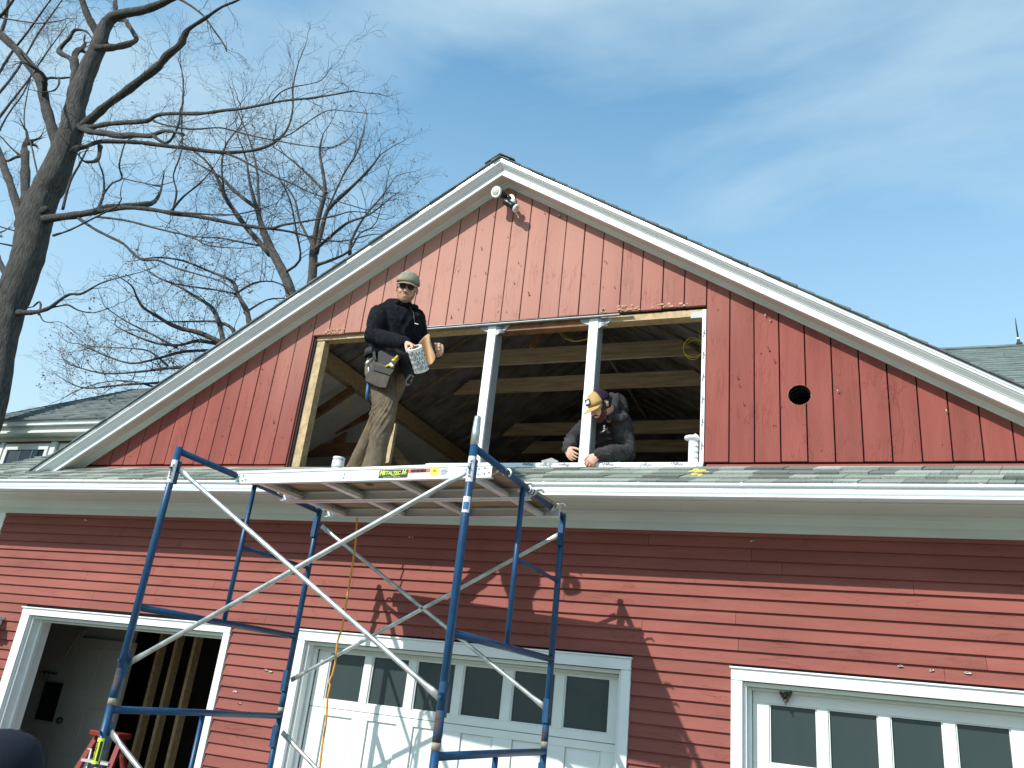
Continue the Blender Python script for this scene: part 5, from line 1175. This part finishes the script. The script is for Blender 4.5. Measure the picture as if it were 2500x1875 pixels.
def tree(name, label, trunk, limbs, Y0, mat_, seed, dens, tl, tr_, depth=2, leaves=False, group='bare trees behind the garage', spread=2.0, tonly=None):
    rng = random.Random(seed); T = None
    tp = smooth_poly(polyP(trunk, Y0, 0), 4)
    base = tp[0][0].copy()
    if base.z > GZ+.5:                                     # carry the trunk down to the ground
        b0 = Vector((base.x+(base.x-tp[4][0].x)*.4, base.y, GZ)); tp = [(b0, tp[0][1]*1.35), (b0.lerp(base, .5), tp[0][1]*1.1)]+tp; base = b0
    T = thing(name, label, 'tree', (base.x, base.y, GZ), group)
    def wob(P, amt, n): return P
    mb = MB(); mb.tube([p for p, r_ in tp], [r_*(1+rng.uniform(-.04, .05)) for p, r_ in tp], 16); obj('trunk', mb, mat_, T, smooth=True)
    tw = MB(); lf = MB() if leaves else None; placed = [(x, y, Y0) for x, y, r_ in trunk]
    for li, (pts, kf) in enumerate(limbs):
        if len(pts) < 2: continue
        x0, y0 = pts[0][0], pts[0][1]
        dY = rng.uniform(-spread, spread)*min(1., len(pts)/8)
        near = min(placed, key=lambda q: (q[0]-x0)**2+(q[1]-y0)**2); Ys = near[2] if (near[0]-x0)**2+(near[1]-y0)**2 < 150**2 else Y0
        placed += [(x, y, Ys+dY*i/max(1, len(pts)-1)) for i, (x, y, r_) in enumerate(pts)]
        LP = smooth_poly(polyP(pts, Ys, dY), 3)
        LP.insert(0, (LP[0][0]-(LP[1][0]-LP[0][0]).normalized()*(LP[0][1]*2.5), LP[0][1]*1.15)); LP[1] = (LP[1][0], LP[1][1]*1.1)
        mb = MB(); mb.tube([p for p, r_ in LP], [max(.004, r_*(1+rng.uniform(-.12, .16))) for p, r_ in LP], 9 if LP[0][1] > .05 else 6); obj('limb', mb, mat_, T, smooth=True)
        L_ = sum((LP[i+1][0]-LP[i][0]).length for i in range(len(LP)-1)); cnt = int(L_*dens*kf)
        for _ in range(cnt):
            f_ = rng.uniform(.12, 1)**.8; i = min(len(LP)-2, int(f_*(len(LP)-1))); p = LP[i][0].lerp(LP[i+1][0], rng.random()); d = (LP[i+1][0]-LP[i][0]).normalized()
            s_ = d.cross(Vector((rng.gauss(0, 1), rng.gauss(0, 1), rng.gauss(0, 1)))).normalized(); dd = (d*.55+s_*.85+Vector((0, 0, .12))).normalized()
            twig(tw, p, dd, tl*rng.uniform(.5, 1.3), min(tr_, max(.005, LP[i][1]*.5)), depth, rng, 6, lf)
        twig(tw, LP[-1][0], (LP[-1][0]-LP[-2][0]).normalized(), tl, max(.004, LP[-1][1]), depth, rng, 6, lf)
    for i in range(0 if tonly is None else tonly): pass
    o = obj('twigs', tw, 'twig', T); o['kind'] = 'stuff'
    if leaves: o = obj('dry_leaves', lf, 'dry_leaf', T); o['kind'] = 'stuff'
    print('TREE', name, len(tw.f))
    return T
BIG = [(-150, 2700, 100), (-60, 2475, 96), (-5, 2150, 95), (45, 1900, 98), (110, 1700, 106), (165, 1550, 106), (195, 1400, 110), (215, 1300, 108), (262, 1180, 98), (325, 1060, 94), (385, 900, 84), (430, 780, 76), (450, 650, 68), (490, 520, 62), (540, 390, 58), (590, 280, 52), (620, 180, 46), (670, 110, 37), (750, 80, 31), (850, 63, 29), (950, 30, 25), (1040, -12, 20), (1150, -60, 15)]
LB = [([(600, 230, 30), (560, 160, 28), (520, 80, 24), (485, -20, 20), (450, -120, 16)], 1), ([(690, 80, 16), (692, 20, 15), (690, -40, 12)], 1),
 ([(620, 290, 24), (700, 282, 22), (770, 265, 20), (818, 238, 17), (805, 205, 14), (770, 150, 17), (745, 118, 15), (690, 122, 11)], .5),
 ([(440, 540, 30), (450, 440, 27), (448, 352, 28)], .3), ([(440, 400, 20), (420, 350, 16), (355, 312, 18), (380, 268, 12), (420, 225, 13), (450, 180, 10), (520, 190, 7), (560, 245, 4)], 1),
 ([(345, 880, 38), (328, 820, 35), (290, 700, 33), (265, 600, 33), (245, 500, 31), (200, 420, 30), (120, 320, 28), (40, 240, 28), (-30, 185, 27), (-120, 140, 22)], .7),
 ([(262, 600, 18), (268, 520, 19), (268, 470, 19)], .2), ([(260, 485, 9), (300, 467, 9), (350, 470, 8), (425, 464, 6)], .5), ([(352, 470, 7), (355, 500, 7), (330, 540, 6), (290, 550, 4)], .5),
 ([(460, 780, 30), (540, 720, 28), (640, 632, 26), (740, 560, 26), (850, 475, 27), (950, 398, 24), (1000, 335, 24), (1080, 270, 25), (1110, 205, 22), (1140, 168, 15), (1230, 110, 12), (1330, 42, 9), (1430, 0, 7), (1520, -60, 5)], 1),
 ([(1070, -10, 10), (1130, 25, 8), (1180, 60, 7), (1230, 105, 6), (1290, 190, 6), (1340, 260, 5), (1360, 310, 3)], 1),
 ([(500, 770, 24), (560, 762, 18), (640, 745, 15), (750, 736, 15), (880, 726, 14), (940, 692, 13), (1030, 682, 12), (1160, 682, 12), (1240, 678, 10), (1350, 662, 10), (1450, 653, 9), (1560, 632, 8), (1700, 605, 7), (1850, 590, 6), (2000, 568, 5), (2120, 545, 4)], .9),
 ([(490, 770, 24), (540, 790, 20), (640, 800, 20), (720, 816, 20), (800, 810, 18), (900, 816, 17), (940, 800, 12), (1000, 785, 12), (1100, 803, 7)], .7), ([(930, 820, 12), (960, 845, 9), (1005, 855, 9), (1045, 810, 8), (1075, 730, 7), (1080, 660, 5)], 1),
 ([(420, 910, 26), (470, 888, 20), (520, 878, 14), (600, 850, 13), (720, 850, 14), (850, 856, 14), (1000, 876, 14), (1130, 890, 13), (1250, 907, 12), (1370, 915, 11), (1500, 905, 10), (1600, 880, 9), (1680, 830, 8), (1735, 750, 7), (1758, 640, 6), (1758, 520, 5), (1790, 380, 3.5), (1830, 280, 2.5)], .8),
 ([(1360, 920, 7), (1450, 960, 6), (1600, 1040, 5), (1750, 1100, 5), (1850, 1150, 4), (2000, 1200, 4), (2200, 1260, 3)], 1), ([(1640, 600, 5), (1690, 550, 4), (1760, 522, 4), (1850, 505, 3), (1930, 480, 2.5), (1990, 400, 2)], 1),
 ([(930, 730, 7), (1000, 752, 6), (1150, 775, 6), (1300, 766, 5.5), (1380, 778, 5), (1500, 812, 5), (1650, 842, 4), (1800, 870, 4), (1960, 885, 3), (2060, 858, 2.5), (2110, 810, 2)], 1), ([(1650, 840, 5), (1750, 800, 4), (1850, 730, 4), (1970, 662, 3), (2100, 670, 2), (2180, 678, 2)], 1),
 ([(170, 1340, 36), (300, 1312, 26), (450, 1292, 24), (560, 1272, 21), (640, 1262, 15), (760, 1246, 13), (900, 1256, 13), (1030, 1278, 15), (1150, 1292, 14), (1300, 1320, 13), (1450, 1350, 11), (1620, 1370, 10), (1700, 1350, 7), (1850, 1325, 6), (2000, 1298, 5), (2100, 1270, 4), (2200, 1276, 3)], .8),
 ([(590, 1262, 18), (650, 1242, 19), (760, 1236, 18), (850, 1228, 17), (905, 1222, 16)], .3), ([(1620, 1372, 8), (1750, 1392, 7), (1900, 1430, 5), (2050, 1448, 5), (2212, 1410, 4)], .8), ([(1000, 1270, 9), (1150, 1280, 7), (1350, 1290, 6), (1480, 1275, 5), (1620, 1235, 3)], 1),
 ([(480, 1315, 10), (560, 1370, 9), (650, 1417, 9), (740, 1462, 9), (800, 1522, 8), (860, 1560, 8), (950, 1562, 7), (1050, 1606, 6), (1200, 1650, 5), (1330, 1690, 4), (1400, 1740, 3)], 1), ([(590, 1302, 7), (750, 1322, 7), (900, 1360, 6), (1000, 1386, 6), (1150, 1420, 5), (1250, 1474, 4), (1450, 1490, 3)], 1),
 ([(585, 1255, 9), (620, 1170, 8), (622, 1060, 6), (590, 960, 6), (600, 890, 6)], .5), ([(622, 1165, 7), (672, 1100, 6), (732, 1070, 7), (715, 990, 6), (745, 872, 5)], .5), ([(732, 1070, 5), (850, 1096, 4), (950, 1112, 3), (1040, 1090, 2)], 1), ([(1030, 1262, 8), (1100, 1180, 6), (1200, 1100, 5), (1262, 1030, 3)], 1), ([(1040, 1250, 7), (1060, 1150, 6), (1040, 1050, 5), (1090, 900, 4), (1090, 700, 5), (1100, 480, 5), (1070, 360, 3)], .9),
 ([(600, 890, 14), (590, 950, 14), (560, 970, 12), (515, 972, 8)], .3), ([(380, 1240, 9), (420, 1090, 9), (470, 1000, 7), (520, 900, 5)], .6), ([(330, 1410, 8), (420, 1380, 6), (560, 1310, 6), (700, 1240, 5)], .6),
 ([(110, 1878, 22), (170, 1876, 18), (230, 1870, 14), (300, 1846, 13), (360, 1800, 11), (420, 1766, 9), (480, 1765, 8), (530, 1742, 7), (600, 1702, 5), (700, 1670, 4), (850, 1632, 3)], .8), ([(300, 1848, 8), (350, 1838, 6), (410, 1830, 6), (470, 1862, 5), (560, 1877, 4), (650, 1850, 3)], .8), ([(235, 1880, 7), (245, 1830, 7), (232, 1812, 6), (200, 1840, 5)], .2), ([(240, 1890, 5), (260, 1925, 4), (300, 1935, 3), (370, 1935, 2), (470, 2010, 1.5)], .8),
 ([(120, 1300, 26), (98, 1225, 28), (60, 1100, 26), (22, 1000, 25), (-10, 900, 22), (-60, 780, 18)], .6), ([(150, 1200, 26), (152, 1100, 28), (152, 1000, 29), (150, 912, 28)], .2), ([(130, 935, 11), (90, 945, 9), (50, 965, 8), (10, 962, 8)], .4), ([(110, 925, 7), (60, 880, 5), (0, 815, 4), (-60, 780, 3)], .7),
 ([(90, 1385, 6), (40, 1372, 5), (-30, 1350, 4)], .5), ([(60, 1472, 6), (0, 1460, 5), (-60, 1450, 4)], .5), ([(40, 1660, 22), (10, 1600, 17), (-10, 1540, 14), (-40, 1440, 12)], .4), ([(235, 1085, 6), (205, 950, 6), (185, 860, 5), (148, 760, 4), (150, 640, 4), (182, 480, 3)], .8)]
tree('bare_tree', 'massive old bare tree with a leaning trunk at the left edge', BIG, LB, 12.0, 'bark', 11, 2.0, 1.0, .008, depth=2)
M1L = [([(1640, 1520, 20), (1570, 1350, 17), (1540, 1250, 13), (1500, 1100, 9), (1480, 960, 6)], 1), ([(1600, 1500, 18), (1500, 1392, 17), (1430, 1300, 15), (1350, 1180, 13), (1300, 1060, 9), (1230, 960, 6), (1100, 860, 4)], 1), ([(1540, 1250, 12), (1450, 1182, 11), (1380, 1120, 11), (1320, 1060, 8), (1180, 980, 5)], 1),
 ([(1560, 1300, 9), (1550, 1150, 8), (1540, 1000, 6), (1490, 820, 4), (1420, 650, 3), (1390, 540, 2)], 1), ([(1600, 1480, 8), (1480, 1460, 6), (1330, 1430, 5), (1150, 1420, 4)], 1), ([(1350, 1180, 8), (1330, 1000, 6), (1360, 860, 5), (1450, 740, 4), (1440, 620, 3)], 1), ([(1700, 1640, 9), (1800, 1560, 7), (1780, 1400, 6), (1740, 1200, 5), (1680, 1080, 3)], 1)]
tree('bare_tree', 'slim twin stemmed bare tree rising behind the middle of the left roof slope', [(1790, 1960, 34), (1755, 1800, 32), (1720, 1680, 30), (1650, 1540, 26), (1600, 1440, 22), (1565, 1340, 16)], M1L, 17.0, 'bark_far', 21, 3.0, 1.25, .012, leaves=True, spread=2.5)
M2L = [([(1905, 1490, 14), (1950, 1300, 13), (2000, 1222, 12), (2100, 1132, 10), (2212, 1020, 7), (2280, 930, 4)], 1), ([(1890, 1420, 16), (1912, 1300, 15), (1950, 1150, 13), (1932, 1000, 10), (1918, 900, 7), (1940, 800, 4)], 1), ([(1885, 1500, 12), (1960, 1440, 9), (2080, 1340, 8), (2212, 1290, 5), (2330, 1200, 3)], 1), ([(1950, 1150, 9), (1850, 1050, 7), (1750, 960, 5), (1640, 880, 3)], 1), ([(1880, 1480, 9), (1800, 1330, 7), (1770, 1200, 6), (1700, 1100, 4), (1600, 1020, 3)], 1),
 ([(1900, 1590, 12), (1990, 1560, 8), (2090, 1510, 7), (2160, 1400, 5), (2260, 1330, 3), (2330, 1050, 2)], 1), ([(1960, 1270, 6), (2060, 1050, 5), (2150, 900, 4), (2200, 700, 2)], 1), ([(2100, 1510, 10), (2110, 1440, 9), (2180, 1310, 6), (2290, 1180, 4), (2360, 1080, 3)], 1)]
tree('bare_tree', 'upright bare tree just left of the gable peak', [(1850, 1960, 32), (1862, 1800, 30), (1872, 1690, 28), (1880, 1560, 26), (1882, 1420, 20)], M2L, 18.0, 'bark_far', 31, 3.0, 1.3, .012, leaves=True, spread=2.5)
M3L = [([(1340, 2050, 17), (1310, 1925, 14), (1270, 1845, 12), (1230, 1815, 10), (1150, 1765, 8), (1080, 1725, 6), (950, 1665, 4)], 1), ([(1335, 2060, 16), (1200, 1998, 15), (1100, 1975, 13), (1020, 1945, 12), (950, 1902, 10), (860, 1845, 8), (822, 1785, 7), (790, 1715, 5), (720, 1665, 3)], 1), ([(1330, 2070, 12), (1190, 2045, 10), (1080, 2070, 8), (940, 2060, 7), (800, 2010, 5), (700, 1960, 4)], 1), ([(1365, 2190, 14), (1300, 2110, 12), (1100, 2110, 9), (950, 2150, 8), (780, 2180, 6), (600, 2120, 5), (470, 2060, 3)], 1), ([(1375, 2240, 14), (1200, 2200, 12), (1000, 2210, 9), (840, 2230, 7), (620, 2240, 5), (430, 2190, 4), (380, 2150, 2)], 1), ([(1390, 2300, 14), (1100, 2290, 10), (900, 2300, 8), (720, 2310, 6), (520, 2330, 5), (400, 2290, 3)], 1),
 ([(1390, 2060, 14), (1400, 1980, 12), (1300, 1930, 7), (1100, 1930, 5), (900, 1930, 3)], 1), ([(1050, 2080, 7), (900, 2000, 5), (760, 1930, 4), (640, 1850, 3)], 1), ([(950, 2330, 7), (800, 2290, 5), (640, 2290, 4), (470, 2340, 3), (360, 2400, 2)], 1), ([(1000, 2190, 7), (900, 2110, 5), (780, 2090, 4), (560, 2080, 3)], 1)]
tree('bare_tree', 'low bare tree spreading over the grey roof on the left', [(1400, 2350, 26), (1370, 2200, 22), (1345, 2080, 19)], M3L, 16.0, 'bark_far', 41, 3.2, 1.1, .011, leaves=True, spread=2.5)
M4L = [([(1495, 1945, 15), (1480, 1865, 15), (1425, 1765, 14), (1405, 1700, 11), (1350, 1665, 8), (1250, 1625, 7), (1100, 1565, 6), (960, 1545, 5), (850, 1555, 4)], 1), ([(1480, 1870, 8), (1600, 1800, 6), (1700, 1790, 4)], 1), ([(1400, 1760, 7), (1300, 1740, 6), (1150, 1720, 5), (1000, 1690, 4), (900, 1640, 3)], 1), ([(1420, 1760, 7), (1520, 1700, 6), (1640, 1690, 5), (1760, 1740, 3)], 1), ([(1405, 1700, 6), (1418, 1655, 3)], 1)]
tree('bare_tree', 'small dark bare stem bending left beside the roof slope', [(1510, 2150, 22), (1505, 2050, 18), (1495, 1950, 16)], M4L, 15.0, 'bark_far', 51, 3.0, 1.0, .010, leaves=True, spread=2.)
FLL = [([(-40, 500, 9), (60, 330, 8), (160, 200, 7), (260, 60, 6), (330, -40, 4)], 1.2), ([(-60, 620, 10), (60, 480, 8), (140, 360, 7), (230, 200, 6), (330, 60, 5), (400, -40, 4)], 1.2), ([(-60, 780, 10), (60, 620, 8), (170, 480, 6), (270, 330, 5), (380, 180, 3)], 1.2), ([(-40, 300, 10), (30, 130, 12), (50, 0, 10), (60, -60, 8)], 1), ([(-40, 130, 14), (20, 80, 12), (80, 0, 10)], 1), ([(20, 110, 6), (150, 130, 5), (260, 140, 4), (380, 120, 3)], 1), ([(-60, 900, 8), (40, 700, 6), (140, 560, 5), (200, 420, 3)], 1)]
tree('bare_tree', 'fine bare tree far behind the top left corner of the photo', [(-700, 2600, 40), (-450, 1800, 34), (-250, 1100, 24), (-120, 700, 16), (-60, 520, 12)], FLL, 19.0, 'bark_far', 61, 3.0, 1.3, .010, spread=2.)
# dark hollow in the big trunk
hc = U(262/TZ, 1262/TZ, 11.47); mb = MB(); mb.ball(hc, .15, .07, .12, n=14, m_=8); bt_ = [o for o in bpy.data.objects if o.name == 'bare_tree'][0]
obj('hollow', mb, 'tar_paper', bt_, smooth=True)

# ------------------------------------------------------------------ recount helper objects away
for me in list(bpy.data.meshes):
    if me.users == 0: bpy.data.meshes.remove(me)
